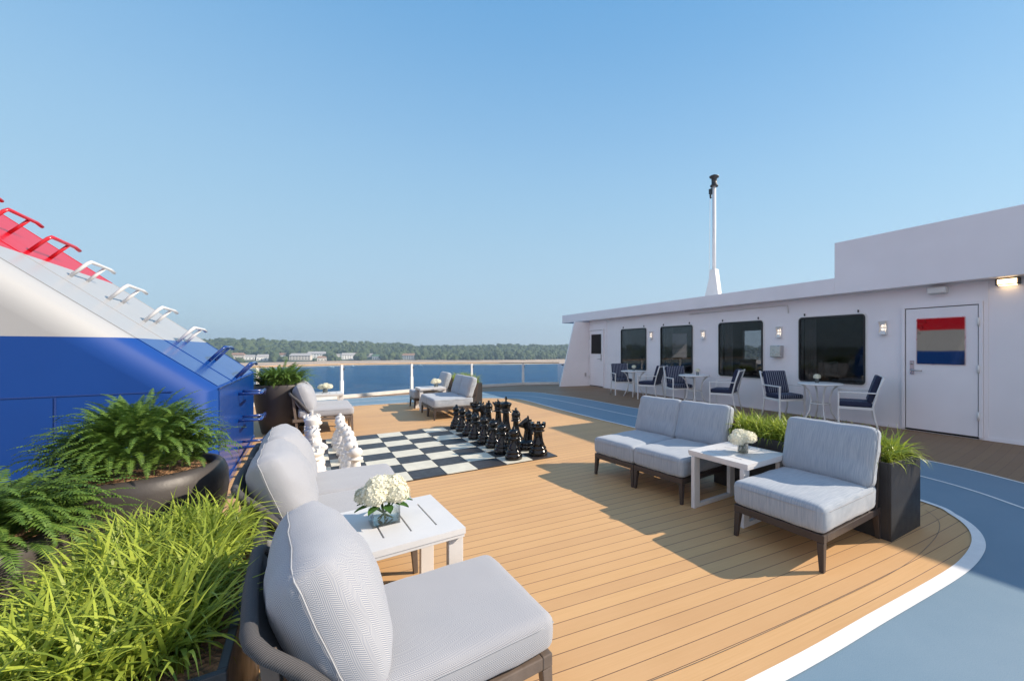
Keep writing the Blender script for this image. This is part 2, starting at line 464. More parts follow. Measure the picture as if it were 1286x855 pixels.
def base_prof(r):
    return [(r*.96,0),(r,.008),(r,.045),(r*.93,.06),(r*.86,.068),(r*.86,.075),(r*.90,.085),(r*.80,.105),(r*.70,.112)]
def piece_mesh(kind):
    mb = MB()
    if kind == 'pawn':
        r = .105
        mb.lathe(base_prof(r)+[(r*.72,.12),(r*.55,.15),(r*.42,.19),(r*.36,.225),(r*.36,.235),(r*.62,.245),(r*.64,.255),(r*.45,.265),(r*.40,.272),(r*.52,.285),(r*.6,.305),(r*.58,.33),(r*.45,.35),(r*.2,.362),(.02,.364),(.022,.375),(.015,.388),(.003,.392)], 24)
    elif kind == 'rook':
        r = .118
        mb.lathe(base_prof(r)+[(r*.74,.12),(r*.58,.16),(r*.48,.22),(r*.45,.275),(r*.47,.285),(r*.68,.295),(r*.70,.305),(r*.58,.312),(r*.62,.325),(r*.80,.345),(r*.82,.375),(r*.62,.375),(r*.60,.355),(.003,.355)], 24)
        for k in range(6):
            a = k*math.pi/3
            Mx = Matrix.Rotation(a, 4, 'Z')
            mb.box(r*.60, r*.82, -.022, .022, .372, .405, 0, Mx)
        mb.lathe([(.012,.35),(.014,.39),(.010,.405),(.002,.41)], 12)
    elif kind == 'bishop':
        r = .115
        mb.lathe(base_prof(r)+[(r*.72,.12),(r*.52,.17),(r*.38,.24),(r*.32,.31),(r*.34,.318),(r*.6,.328),(r*.62,.337),(r*.44,.345),(r*.42,.352),(r*.56,.362),(r*.5,.372),(r*.46,.38),(r*.54,.40),(r*.53,.425),(r*.40,.455),(r*.2,.475),(.012,.482),(.02,.492),(.018,.505),(.003,.512)], 24)
        mb.box(-.004,.05,-.06,.06,-.003,.003, 0, Matrix.Translation((.0,0,.44)) @ Matrix.Rotation(R(-50), 4, 'Y'))
    elif kind == 'queen':
        r = .122
        mb.lathe(base_prof(r)+[(r*.74,.12),(r*.52,.18),(r*.38,.27),(r*.33,.36),(r*.35,.37),(r*.62,.38),(r*.64,.39),(r*.44,.40),(r*.42,.41),(r*.55,.42),(r*.45,.43),(r*.50,.46),(r*.72,.505),(r*.66,.51),(r*.5,.50),(r*.36,.52),(r*.1,.532),(.014,.535),(.02,.548),(.014,.562),(.003,.566)], 28)
        for k in range(9):
            a = 2*math.pi*k/9
            mb.lathe([(.003,.498),(.013,.505),(.012,.518),(.003,.526)], 8, 0, (r*.68*math.cos(a), r*.68*math.sin(a), 0))
    elif kind == 'king':
        r = .125
        mb.lathe(base_prof(r)+[(r*.76,.12),(r*.54,.18),(r*.40,.28),(r*.35,.38),(r*.37,.39),(r*.64,.40),(r*.66,.41),(r*.46,.42),(r*.44,.43),(r*.58,.44),(r*.46,.45),(r*.50,.47),(r*.68,.525),(r*.66,.535),(r*.40,.55),(r*.15,.56),(.012,.565)], 28)
        mb.box(-.010,.010,-.009,.009,.56,.635); mb.box(-.009,.009,-.032,.032,.592,.612)
    elif kind == 'knight':
        r = .115
        mb.lathe(base_prof(r)+[(r*.66,.118),(r*.55,.13),(r*.3,.14)], 24)
        # horse head: stacked cross-sections (x forward): z, x back, x front, half thickness
        secs = [(.10,-.075,.060,.055),(.14,-.072,.050,.052),(.18,-.072,.044,.046),(.22,-.070,.036,.042),(.26,-.066,.030,.040),
                (.285,-.062,.045,.038),(.305,-.056,.105,.036),(.325,-.050,.118,.034),(.345,-.044,.112,.033),(.365,-.036,.090,.032),(.385,-.026,.062,.030),(.405,-.014,.034,.024),(.42,-.006,.014,.014)]
        vs = []; n = 14
        for z, xb, xf, t in secs:
            cx = (xb+xf)/2; hx = (xf-xb)/2
            for k in range(n):
                a = 2*math.pi*k/n
                c, s_ = math.cos(a), math.sin(a)
                vs.append((cx+hx*math.copysign(abs(c)**.75, c), t*math.copysign(abs(s_)**.8, s_), z))
        fs = [(i*n+k, i*n+(k+1) % n, (i+1)*n+(k+1) % n, (i+1)*n+k) for i in range(len(secs)-1) for k in range(n)]
        fs.append(tuple(range((len(secs)-1)*n, len(secs)*n)))
        mb.add(vs, fs, 0, True)
        for sy in (-1, 1):   # ears
            mb.add([(-.03,sy*.010,.395),(.005,sy*.010,.40),(-.015,sy*.030,.39),(-.018,sy*.018,.455)], [(0,1,3),(1,2,3),(2,0,3),(0,2,1)], 0, False)
        for k in range(7):   # mane
            z = .19+.03*k
            mb.box(-.088+.008*max(0, k-3), -.055+.008*max(0, k-3), -.012, .012, z, z+.024)
    return mb
ord_ = ['nearest', 'second', 'third', 'fourth', 'fifth', 'sixth', 'seventh', 'farthest']
back = ['rook', 'knight', 'bishop', 'king', 'queen', 'bishop', 'knight', 'rook']
for colr, m, ci, pi_, rot in (('black', M['black_piece'], 7, 6, 180), ('white', M['white_piece'], 0, 1, 0)):
    protos = {}
    def put(kind, i, j, label):
        if kind not in protos:
            o = piece_mesh(kind).build('chess_'+kind, m)
            protos[kind] = o
        else:
            o = protos[kind].copy(); col.objects.link(o)
        o.location = cell(i, j)+Vector((random.uniform(-.015,.015), random.uniform(-.015,.015), 0))
        o.rotation_euler = (0, 0, A34+R(rot)+random.uniform(-.12,.12))
        tag(o, label, 'chess piece', colr+' chess pieces lined up on the board')
    for j in range(8):
        where = {0: 'nearest the camera', 7: 'farthest from the camera'}.get(j)
        put('pawn', pi_, j, 'glossy %s pawn, %s' % (colr, (where+' in the %s pawn row' % colr) if where else '%s from the near end of the %s pawn row' % (ord_[j], colr)))
        k = back[j]
        if k == 'king': lb = 'tall %s king with a cross on top, beside the %s queen' % (colr, colr)
        elif k == 'queen': lb = '%s queen with a beaded crown, beside the %s king' % (colr, colr)
        else:
            nf = 'near' if j < 4 else 'far'
            shp = {'rook': 'castle-topped rook at the %s corner of the board' % nf, 'knight': 'horse-head knight next to the %s rook' % nf, 'bishop': 'pointed bishop between the %s knight and the royal pair' % nf}[k]
            lb = '%s %s' % (colr, shp)
        put(k, ci, j, lb)

# ------------------------------------------------------------------ cushions
def axis_pts(h, r, n):
    inner_ = h-r
    e = [h-r*(1-math.sin(t*math.pi/2/3)) for t in range(0, 4)]    # inner..h  (3 steps)
    mid = [-inner_+2*inner_*k/n for k in range(n+1)]
    return [-x for x in reversed(e[1:])]+mid+e[1:]
def cushion(hx, hy, hz, r, bulge=.0, n=10, pinch=0., wr=.0, seed=0):
    """rounded box with domed faces, axes x,y,z = half sizes; thin axis z"""
    mb = MB()
    X, Y_, Z = axis_pts(hx, r, n), axis_pts(hy, r, n), axis_pts(hz, r, 2)
    W_ = []
    def fix(p):
        ux_ = p.x+(math.copysign(hz-abs(p.z), p.x) if abs(p.x) > hx-1e-6 else 0); uy_ = p.y+(math.copysign(hz-abs(p.z), p.y) if abs(p.y) > hy-1e-6 else 0)
        W_.append((ux_, uy_, 0))
        q = Vector((max(-hx+r, min(hx-r, p.x)), max(-hy+r, min(hy-r, p.y)), max(-hz+r, min(hz-r, p.z))))
        d = p-q
        if d.length > 1e-9: p = q+d.normalized()*r
        ux, uy = min(1, abs(p.x)/hx), min(1, abs(p.y)/hy)
        f = (1-ux**2.2)*(1-uy**2.2)
        p.z += math.copysign(1, p.z)*bulge*f if abs(p.z) > hz*.3 else 0
        if pinch:
            ed = max(ux, uy); k = 1-pinch*max(0, (ed-.35)/.65)**2.2
            p.z *= k
            sx = 1-.045*(1-(1-uy)**2)*ux**3*0; p.x *= sx
        if wr:
            v = noise.noise(p*9+Vector((seed*7.3, 0, 0)))*wr+noise.noise(p*22+Vector((0, seed*3.1, 0)))*wr*.35
            p += Vector((0, 0, math.copysign(1, p.z)*v))+Vector((p.x/hx, p.y/hy, 0))*v*.6
        return p
    def grid(A, B, fn, flip):
        vs = [fix(fn(a, b)) for a in A for b in B]
        m_, k_ = len(A), len(B)
        fs = []
        for i in range(m_-1):
            for j in range(k_-1):
                q = (i*k_+j, (i+1)*k_+j, (i+1)*k_+j+1, i*k_+j+1)
                fs.append(tuple(reversed(q)) if flip else q)
        mb.add(vs, fs, 0, True)
    grid(X, Y_, lambda a, b: Vector((a, b, hz)), False); grid(X, Y_, lambda a, b: Vector((a, b, -hz)), True)
    grid(X, Z, lambda a, b: Vector((a, -hy, b)), False); grid(X, Z, lambda a, b: Vector((a, hy, b)), True)
    grid(Y_, Z, lambda a, b: Vector((hx, a, b)), False); grid(Y_, Z, lambda a, b: Vector((-hx, a, b)), True)
    # weld seams between the six grids
    key = {}; remap = []
    nv = []; nw = []
    for p, w_ in zip(mb.v, W_):
        k = (round(p.x, 5), round(p.y, 5), round(p.z, 5))
        if k not in key: key[k] = len(nv); nv.append(p); nw.append(w_)
        remap.append(key[k])
    mb.v = nv; F = []; S_ = []; MI = []
    for f in mb.f:
        g_ = []
        for i in f:
            if remap[i] not in g_: g_.append(remap[i])
        if len(g_) > 2: F.append(g_); S_.append(True); MI.append(0)
    mb.f = F; mb.sm = S_; mb.mi = MI; mb.attr = nw
    def pipe(zz, tr, n_=9):
        P_ = []
        for k in range(n_): P_.append((-hx+2*hx*k/n_, -hy))
        for k in range(n_): P_.append((hx, -hy+2*hy*k/n_))
        for k in range(n_): P_.append((hx-2*hx*k/n_, hy))
        for k in range(n_): P_.append((-hx, hy-2*hy*k/n_))
        out_ = []
        for a_, b_ in P_:
            q_ = fix(Vector((a_, b_, zz))); out_.append(q_+Vector((q_.x, q_.y, 0)).normalized()*.0026)
        t_ = MB(); t_.tube(out_, tr, 6, closed=True); return t_
    mb.pipe = pipe
    return mb
def xf(mb, Mx):
    mb.v = [Mx @ Vector(p) for p in mb.v]; return mb
def pipe_loop(hx, hy, r, z, tr, corner):
    pts = []
    for cx, cy, a0 in ((hx-corner, hy-corner, 0), (-hx+corner, hy-corner, 90), (-hx+corner, -hy+corner, 180), (hx-corner, -hy+corner, 270)):
        for k in range(6):
            a = R(a0+90*k/5); pts.append((cx+corner*math.cos(a), cy+corner*math.sin(a), z))
    mb = MB(); mb.tube(pts, tr, 6, closed=True); return mb

# ------------------------------------------------------------------ lounge chairs
W2 = .29       # half width of a module
def lounge(style):
    """front at -y, back at +y, root at the centre on the deck"""
    left = style == 'left'
    mf = M['frame_taupe'] if left else M['frame_brown']
    t = thing('lounge_chair', 'x', 'lounge chair')
    # base frame
    fr = MB(); z0, z1 = (.215, .262) if left else (.175, .225)
    fr.box(-W2, W2, -.385, -.345, z0, z1); fr.box(-W2, W2, .39, .43, z0, z1)
    fr.box(-W2, -W2+.035, -.345, .39, z0+.001, z1-.001); fr.box(W2-.035, W2, -.345, .39, z0+.001, z1-.001)
    for k in range(5):
        y = -.28+.14*k; fr.box(-W2+.035, W2-.035, y-.02, y+.02, z0+.02, z1-.01)
    fr.build('seat_frame', mf, t, .004)
    for sx in (-1, 1):
        for y in (-.365, .41):
            lg = MB()
            if left and y > 0:
                lg.bar((sx*(W2-.03), .425, .60), (sx*(W2-.03), .365, 0), .030, .036, .028, .028); lg.build('leg', mf, t, .003); continue
            lg.bar((sx*(W2-.022), y, z0-.002), (sx*(W2-.012), y+(-.012 if y < 0 else .012), 0), .040, .040, .026, .026)
            lg.build('leg', mf, t, .003)
    # seat cushion
    hz_ = .066 if left else .088; zc_ = .334 if left else .315
    c = cs_ = cushion(.297, .38, hz_, .042, .014, 12, wr=.005, seed=3)
    xf(c, Matrix.Translation((0, -.02, zc_)))
    se = c.build('seat_cushion', M['fab_seat'] if left else M['fab_plain'], t)
    # back frame
    bfm = MB(); tilt = R(14)
    yb, zb, yt, zt = (.345, .20, .455, .66) if left else (.385, .20, .51, .66)
    if not left:
      for sx in (-1, 1):
        x = sx*(W2-.018)
        bfm.bar((x, yb-.13, zb+.015), (x, yt-.05, zt), .022, .034)
        bfm.bar((x, yb+.005, zb+.02), (x, yt-.055, zt-.02), .020, .026)
    if left:
        zt = .655
        pts = [(-W2+.02, .12, .235), (-W2+.0, .20, .33), (-W2-.012, .36, .55), (-W2-.012, .43, zt-.035), (-W2+.005, .455, zt-.006), (-W2+.04, .462, zt)]
        pts += [(-W2+.08+(2*W2-.16)*k/6, .462+.006*math.sin(math.pi*k/6), zt) for k in range(7)]+[(-x_, y_, z_) for x_, y_, z_ in reversed(pts)]
        rl = MB(); rl.tube(pts, .019, 12); rl.build('back_rail', M['rope'], t)
        sb = MB()
        vs_ = []
        for k in range(9):
            f_ = k/8; z_ = .25+(zt-.25)*f_; y_ = .17+(.455-.17)*f_**.8
            vs_ += [(-W2+.015, y_, z_), (W2-.015, y_, z_), (W2-.015, y_+.008, z_), (-W2+.015, y_+.008, z_)]
        fs_ = []
        for k in range(8):
            for q_ in range(4): fs_.append((k*4+q_, k*4+(q_+1) % 4, (k+1)*4+(q_+1) % 4, (k+1)*4+q_))
        sb.add(vs_, fs_, 0, False); sb.build('rope_webbing', M['rope'], t)
    else:
        bfm.box(-W2+.03, W2-.03, yt-.066, yt-.04, zt-.035, zt+.005)
        bfm.box(-W2+.03, W2-.03, yt-.125, yt-.105, .40, .44)
        bfm.build('back_frame', mf, t, .003)
    # back cushion
    if left:
        c = cushion(.292, .226, .088, .06, .058, 14, pinch=.22, wr=.008, seed=5)
        Mx = Matrix.Translation((0, .275, .575)) @ Matrix.Rotation(R(90-20), 4, 'X')
        bc = xf(c, Mx).build('back_cushion', M['fab_back'], t)
        for zz_ in (-.036,): xf(c.pipe(zz_, .0022), Mx).build('piping', M['piping'], bc)
    else:
        c = cushion(.302, .212, .078, .05, .016, 12, pinch=.15, wr=.009, seed=8)
        Mx = Matrix.Translation((0, .335, .585)) @ Matrix.Rotation(R(90-17), 4, 'X')
        bc = xf(c, Mx).build('back_cushion', M['fab_plain'], t)
        xf(c.pipe(.035, .0024), Mx).build('piping', M['piping'], bc)
    Ms = Matrix.Translation((0, -.02, zc_))
    xf(cs_.pipe(hz_*.55, .0022), Ms).build('piping', M['piping'] , se)
    return t
def seat_at(front, ang, D=.39):
    f = Vector((math.cos(R(ang)), math.sin(R(ang)), 0))
    return front-f*D, R(ang+90)
LP = lounge('left'); RP = lounge('right')
V = lambda x, y: Vector((x, y, 0))
GL = 'armless lounge chairs with grey cushions around the deck'
for i, (fx, fy, an, lb) in enumerate([
    (-.285, 1.714, 36.5, 'grey herringbone lounge chair closest to the camera with a plump back pillow'),
    (-1.17, 2.73, 34, 'grey armless lounge chair on the far side of the slatted white table, touching its twin'),
    (-1.505, 3.235, 34, 'grey armless lounge chair beside the white chess pieces, behind its twin'),
    (-3.97, 7.02, 34, 'grey lounge chair by the tall fern pot, nearer one of the far left pair'),
    (-4.30, 7.50, 34, 'grey lounge chair on the far left, farther of the pair, next to a small table')]):
    l, rz = seat_at(V(fx, fy), an); place(LP, i > 0, l, rz, lb, GL)
for i, (fx, fy, an, lb) in enumerate([
    (1.253, 2.734, 214.4, 'blue-grey lounge chair in front of the black planter box at right'),
    (.651, 3.785, 219, 'blue-grey lounge chair beside the white flower table, nearer half of the middle right pair'),
    (.28, 4.237, 219, 'blue-grey lounge chair of the middle right pair, closer to the chess board'),
    (-3.0, 7.99, 212.5, 'blue-grey lounge chair behind the black chess pieces, near one of the far pair'),
    (-3.32, 8.49, 212.5, 'blue-grey lounge chair behind the black chess pieces, far one of the pair'),
    (-4.01, 9.53, 212.5, 'small-looking grey lounge chair standing alone closest to the glass railing')]):
    l, rz = seat_at(V(fx, fy), an); o_ = place(RP, i > 0, l, rz, lb, GL); o_.scale = ((1.08, 1.0, 1) if i == 0 else (1, 1, 1))

# ------------------------------------------------------------------ side tables
def side_table():
    t = thing('side_table', 'x', 'side table'); h = .485; a, b = .28, .285
    top = MB()
    # top with four slots running along local y
    ys = .17
    xs = [-a, -.185, -.175, -.065, -.057, .055, .063, .172, .180, a]
    for k in range(0, len(xs)-1):
        slot = k % 2 == 1
        if slot:
            top.box(xs[k], xs[k+1], -b, -ys, h-.028, h); top.box(xs[k], xs[k+1], ys, b, h-.028, h)
        else: top.box(xs[k], xs[k+1], -b, b, h-.028, h)
    top.build('table_top', M['table_white'], t)
    under = MB(); under.box(-a+.004, a-.004, -b+.004, b-.004, h-.045, h-.0285); under.build('apron', M['table_white'], t, .002)
    for sy in (-1, 1):
        y0 = sy*(b-.05)
        for sx in (-1, 1):
            l = MB(); x0 = sx*(a-.036)
            l.box(x0-.036, x0+.036, y0-.018, y0+.018, .0, h-.0455); l.build('leg', M['table_white'], t, .003)
        l = MB(); l.box(-a+.072, a-.072, y0-.018, y0+.018, .0, .035); l.build('floor_bar', M['table_white'], t, .003)
    return t
TP = side_table()
GT = 'low white side tables between the lounge chairs'
tabs = [((-.975, 2.06), 37, 'white slatted side table with the large hydrangea bowl, beside the closest grey chair'),
        ((1.276, 3.468), 35, 'white side table between the blue-grey chairs at right, in front of the planter'),
        ((-5.08, 8.08), 34, 'white side table at far left near the glass railing'),
        ((-3.50, 9.33), 33, 'white side table in the far centre group between grey chairs')]
for i, (p, a, lb) in enumerate(tabs): place(TP, i > 0, V(*p), R(a), lb, GT)

# ------------------------------------------------------------------ flowers
def bloom(mb, c, r, n, flat=.8, s=.016, rnd=random):
    for k in range(n):
        z = 1-2*(k+.5)/n; a = k*2.39996
        if z < -.55: continue
        q = math.sqrt(1-z*z)
        d = Vector((q*math.cos(a), q*math.sin(a), z*flat))
        nrm = (d+Vector((rnd.uniform(-.35,.35), rnd.uniform(-.35,.35), rnd.uniform(-.35,.35)))).normalized()
        p = Vector(c)+d*r*rnd.uniform(.88, 1.06)
        t1 = nrm.orthogonal().normalized(); t2 = nrm.cross(t1)
        ang = rnd.uniform(0, 6.28)
        for m_ in range(4):
            a2 = ang+m_*math.pi/2
            u = t1*math.cos(a2)+t2*math.sin(a2); v = nrm.cross(u)
            mb.add([p, p+u*s*.55+v*s*.42+nrm*.002, p+u*s*1.05+nrm*.003, p+u*s*.55-v*s*.42+nrm*.002], [(0,1,2,3)], 0, False)
def core(mb, c, r):
    mb.lathe([(.001,-r*.7),(r*.6,-r*.55),(r*.86,-.1*r),(r*.8,r*.35),(r*.5,r*.62),(.001,r*.74)], 12, 0, c, cap=False)
def leafm(mb, base, d, L, w):
    d = Vector(d).normalized(); sd = d.cross(Vector((0,0,1))).normalized(); b = Vector(base)
    vs = []
    for t, ww in ((0,.1),(.25,.8),(.5,1),(.75,.7),(1,.02)):
        q = b+d*L*t+Vector((0,0,-.25*L*t*t))
        vs += [q+sd*ww*w/2+Vector((0,0,.006)), q, q-sd*ww*w/2+Vector((0,0,.006))]
    fs = []
    for i in range(4):
        fs += [(3*i, 3*i+1, 3*i+4, 3*i+3), (3*i+1, 3*i+2, 3*i+5, 3*i+4)]
    mb.add(vs, fs, 0, True)
def bouquet(loc, rz, style, label):
    t = thing('flower_vase', label, 'flower vase', loc, rz, 'white hydrangeas in glass vases on the tables')
    g_ = MB()
    if style == 'cube':
        w, hh = .062, .085
        o_ = [(-w,-w),(w,-w),(w,w),(-w,w)]
        g_.prism(o_, 0, .010); 
        for k in range(4):
            a, b = o_[k], o_[(k+1) % 4]
            g_.add([(a[0],a[1],.010),(b[0],b[1],.010),(b[0],b[1],hh),(a[0],a[1],hh),(a[0]*.92,a[1]*.92,.010),(b[0]*.92,b[1]*.92,.010),(b[0]*.92,b[1]*.92,hh),(a[0]*.92,a[1]*.92,hh)],
                   [(0,1,2,3),(5,4,7,6),(3,2,6,7)], 0)
        g_.build('glass_vase', M['vase_glass'], t)
        wt = MB(); wt.box(-w*.9, w*.9, -w*.9, w*.9, .011, .055); wt.build('water', M['water_vase'], t)
        heads = [(-.045,-.03,.145,.062),(.05,-.035,.14,.060),(.0,.05,.145,.062),(-.02,.0,.175,.066),(.055,.03,.155,.055),(-.075,.03,.135,.05),(.035,-.005,.18,.055)]
    else:
        g_.lathe([(.040,0),(.043,.01),(.043,.085),(.040,.085),(.039,.012),(.001,.010)], 20); g_.build('glass_vase', M['vase_glass'], t)
        wt = MB(); wt.lathe([(.037,.013),(.037,.055)], 16); wt.build('water', M['water_vase'], t)
        heads = [(-.058,0,.115,.068),(.062,.01,.118,.068),(.0,-.03,.13,.055),(.0,.045,.14,.06)]
    for hx, hy, hz, r in heads:
        b = MB(); 
        core(b, (hx,hy,hz), r)
        bloom(b, (hx,hy,hz), r, 190 if style == 'cube' else 120, .82, .0125)
        b.build('bloom', M['petal'], t)
        s = MB(); s.tube([(hx*.9,hy*.9,hz-r*.5),(hx*.5,hy*.5,.07),(-hx*.5,-hy*.5,.015)], .0035, 6); s.build('stem', M['stem'], t)
    lf = MB()
    for k in range(9 if style == 'cube' else 3):
        a = k*.74+.3; d = (math.cos(a), math.sin(a), .05)
        rr = .085 if style == 'cube' else .07
        leafm(lf, (math.cos(a)*.05, math.sin(a)*.05, .095), d, rr, .045)
    lf.build('leaves', M['leaf'], t)
    return t
bouquet((-1.01, 2.07, .485), R(37), 'cube', 'large white hydrangea bunch in a square glass vase on the closest table')
bouquet((1.315, 3.44, .485), R(20), 'round', 'white hydrangeas in a round glass vase on the table at right')
bouquet((-5.12, 8.12, .485), R(20), 'round', 'white hydrangeas on the far left table by the railing')
bouquet((-3.40, 9.40, .485), R(60), 'round', 'white hydrangeas on the far centre table')

# ------------------------------------------------------------------ planting
def blades(mb, cx, cy, z, n, L, w, rnd, spread=.03, lean=1.0, wmin=.6):
    for k in range(n):
        a = rnd.uniform(0, 2*math.pi); l = L*rnd.uniform(.55, 1.15); ww = w*rnd.uniform(.6, 1.2)
        up = rnd.uniform(.35, 1.25)*lean
        d = Vector((math.cos(a), math.sin(a), 0)); sd = Vector((-d.y, d.x, 0))
        tw = rnd.uniform(-.6, .6); sd = (sd+Vector((0,0,tw))).normalized()
        p = Vector((cx+rnd.gauss(0, spread), cy+rnd.gauss(0, spread), z))
        th = math.pi/2-up*.35; vs = []; N_ = 6
        for i in range(N_+1):
            t = i/N_
            wk = ww*(.55+1.2*t if t < .35 else max(.02, (1-t)/.65*1.0))
            vs += [p+sd*wk/2, p-sd*wk/2]
            th -= up*(.22+.25*t)
            p = p+(d*math.cos(th)+Vector((0,0,math.sin(th))))*l/N_
        mb.add(vs, [(2*i, 2*i+1, 2*i+3, 2*i+2) for i in range(N_)], 0, True)
def box_planter(loc, ang, wx, ly, label):
    """local x = e1, y = e2, corner at the origin"""
    t = thing('planter_box', label, 'planter', loc, R(ang), 'black rectangular planter boxes'); h = .545
    b = MB(); e = .022
    b.box(0, wx, 0, e, .0, h); b.box(0, wx, ly-e, ly, 0, h); b.box(0, e, e, ly-e, 0, h); b.box(wx-e, wx, e, ly-e, 0, h)
    b.build('box_shell', M['planter'], t, .003)
    s = MB(); nx, ny = 14, 34; vs = []
    for i in range(nx+1):
        for j in range(ny+1):
            x = e+(wx-2*e)*i/nx; y = e+(ly-2*e)*j/ny
            vs.append((x, y, h-.045+.018*noise.noise(Vector((x*14, y*14, 0)))))
    s.add(vs, [(i*(ny+1)+j, (i+1)*(ny+1)+j, (i+1)*(ny+1)+j+1, i*(ny+1)+j+1) for i in range(nx) for j in range(ny)], 0, True)
    s.build('bark_mulch', M['mulch'], t)
    return t
def grass_in(loc, ang, wx, ly, n, nb, L, w, label, seed, m0=.08, sp=.03, mr=0, mn=0):
    rnd = random.Random(seed); mb = MB()
    k = 0
    nx = max(2, int(round(math.sqrt(n*wx/ly)))); ny = max(2, int(math.ceil(n/nx)))
    for i in range(nx):
        for j in range(ny):
            x = m0+(wx-2*m0-mr)*(i+.5+rnd.uniform(-.35,.35))/nx; y = m0+mn+(ly-2*m0-mn)*(j+.5+rnd.uniform(-.35,.35))/ny
            blades(mb, x, y, .49, nb, L, w, rnd, sp)
    o = mb.build('ornamental_grass', M['grass'])
    o.location = loc; o.rotation_euler = (0, 0, R(ang))
    return tag(o, label, 'grass', kind='stuff')
# foreground left planter
e_near = V(-.895, 1.03)
eo = e_near-E1*.58
box_planter(eo, 34, .58, 1.27, 'black planter box in the left foreground behind the closest grey chair')
grass_in(eo, 34, .58, 1.27, 96, 42, .255, .0145, 'bright green strappy grass filling the foreground planter', 11, mr=.02, mn=.05)
# right planter
ro = Vector((2.138, 2.881, 0))
box_planter(ro, 32.5, .50, 1.55, 'black planter box behind the blue-grey chair at right')
grass_in(ro, 32.5, .50, 1.55, 140, 30, .285, .0165, 'green strappy grass in the planter at right', 12)
# far centre planter
fo = V(-2.86, 9.5)
box_planter(fo, 32.5, .50, 1.3, 'dark planter box in the far centre behind the grey chairs')
grass_in(fo, 32.5, .50, 1.3, 45, 36, .34, .014, 'green grass in the far centre planter', 13)
# far left planter
lo = V(-5.36, 7.02)
box_planter(lo, 34, .50, 1.3, 'dark planter box in the far left corner behind the grey chairs')
grass_in(lo, 34, .50, 1.3, 45, 36, .34, .014, 'green grass in the far left planter', 14)

def frond(mb, p, a, L, arch, rnd, wl, thr=(48, 82)):
    """one fern frond with pinnate leaflets"""
    d = Vector((math.cos(a), math.sin(a), 0)); sd = Vector((-d.y, d.x, 0))
    th = R(rnd.uniform(*thr)); n = 30; pts = []; q = Vector(p)
    for i in range(n+1):
        pts.append((q.copy(), th)); th -= arch/n*(0.5+1.0*i/n); q += (d*math.cos(th)+Vector((0,0,math.sin(th))))*L/n
    for i in range(n):
        a0, b0 = pts[i][0], pts[i+1][0]
        mb.add([a0+sd*.0016, a0-sd*.0016, b0-sd*.0012, b0+sd*.0012], [(0,1,2,3)])
    for i in range(3, n+1):
        q, th = pts[i]; f = (i-3)/(n-3)
        ll = wl*math.sin(math.pi*min(1, .12+.88*(1-f)**.8))*1.0*(1-.25*(1-f))
        ll = wl*(min(1, f*4+.35))*(1-f)**.75+.006
        tg = d*math.cos(th)+Vector((0,0,math.sin(th))); nr = sd.cross(tg).normalized()
        for s in (-1, 1):
            v = (sd*s+tg*.35-Vector((0,0,.25))+nr*rnd.uniform(-.2,.2)).normalized()
            w = L/n*.78
            m_ = q+v*ll*.45
            mb.add([q-tg*w*.35, m_-tg*w*.5, q+v*ll, m_+tg*w*.5, q+tg*w*.45], [(0,1,2,3,4)] if s < 0 else [(4,3,2,1,0)])
def fern(loc, n, L, seed, label, wl=.055, r0=.2, th=(48, 82), ar=(1.0, 2.3), mound=.0):
    rnd = random.Random(seed); mb = MB()
    for k in range(n):
        a = rnd.uniform(0, 2*math.pi); rr = r0*math.sqrt(rnd.random())
        aa = a+rnd.uniform(-.5, .5)
        frond(mb, (rr*math.cos(a), rr*math.sin(a), mound*(1-(rr/r0)**2)), aa, L*rnd.uniform(.6, 1.1), rnd.uniform(*ar)+(.5 if rr > r0*.75 else 0), rnd, wl*rnd.uniform(.8, 1.15), th)
    o = mb.build('fern_plant', M['fern']); o.location = loc
    return tag(o, label, 'fern', 'dark green ferns in round pots')
def bowl(loc, prof, label, rsoil, zsoil, cat='planter', name='bowl_planter'):
    t = thing(name, label, cat, loc)
    b = MB(); b.lathe(prof, 56, cap=False); b.build('bowl_shell', M['bowl'], t)
    s = MB(); n = 40
    s.lathe([(rsoil, zsoil),(rsoil*.8, zsoil+.015),(rsoil*.5, zsoil+.03),(rsoil*.2, zsoil+.035),(.002, zsoil+.036)], 40, cap=False); s.build('bark_mulch', M['mulch'], t)
def bprof(r, h):
    return [(.001,0),(r*.62,0),(r*.72,.02),(r*.86,h*.22),(r*.96,h*.48),(r*1.0,h*.70),(r*.99,h*.86),(r*.95,h*.95),(r*.90,h*.99),(r*.86,h),(r*.82,h*.985),(r*.80,h*.94),(r*.80,h*.8)]
b1 = V(-2.84, 2.62)
bowl(b1, bprof(.44, .60), 'wide dark bowl planter holding the full fern in front of the blue ship funnel', .35, .555)
fern(b1+Vector((0,0,.57)), 430, .345, 21, 'large bushy fern in the wide bowl in front of the blue funnel', .05, .27, (62, 100), (1.0, 2.6), .25)
b2 = V(-2.80, 1.80)
bowl(b2, bprof(.36, .50), 'dark bowl planter at the left edge of the picture', .285, .46)
fern(b2+Vector((0,0,.46)), 320, .40, 22, 'fern at the left edge of the picture behind the bright grass', .052, .30, (25, 92), (1.0, 2.6), .12)
b3 = V(-4.97, 6.72)
bowl(b3, [(.001,0),(.23,0),(.245,.02),(.30,.3),(.35,.6),(.375,.76),(.365,.78),(.345,.77),(.34,.70)], 'tall dark tapered pot beside the end of the blue funnel housing', .34, .71, name='tall_pot')
fern(b3+Vector((0,0,.73)), 190, .42, 23, 'fern in the tall pot beyond the funnel housing', .055, .26, (60, 95), (.8, 2.4), .08)

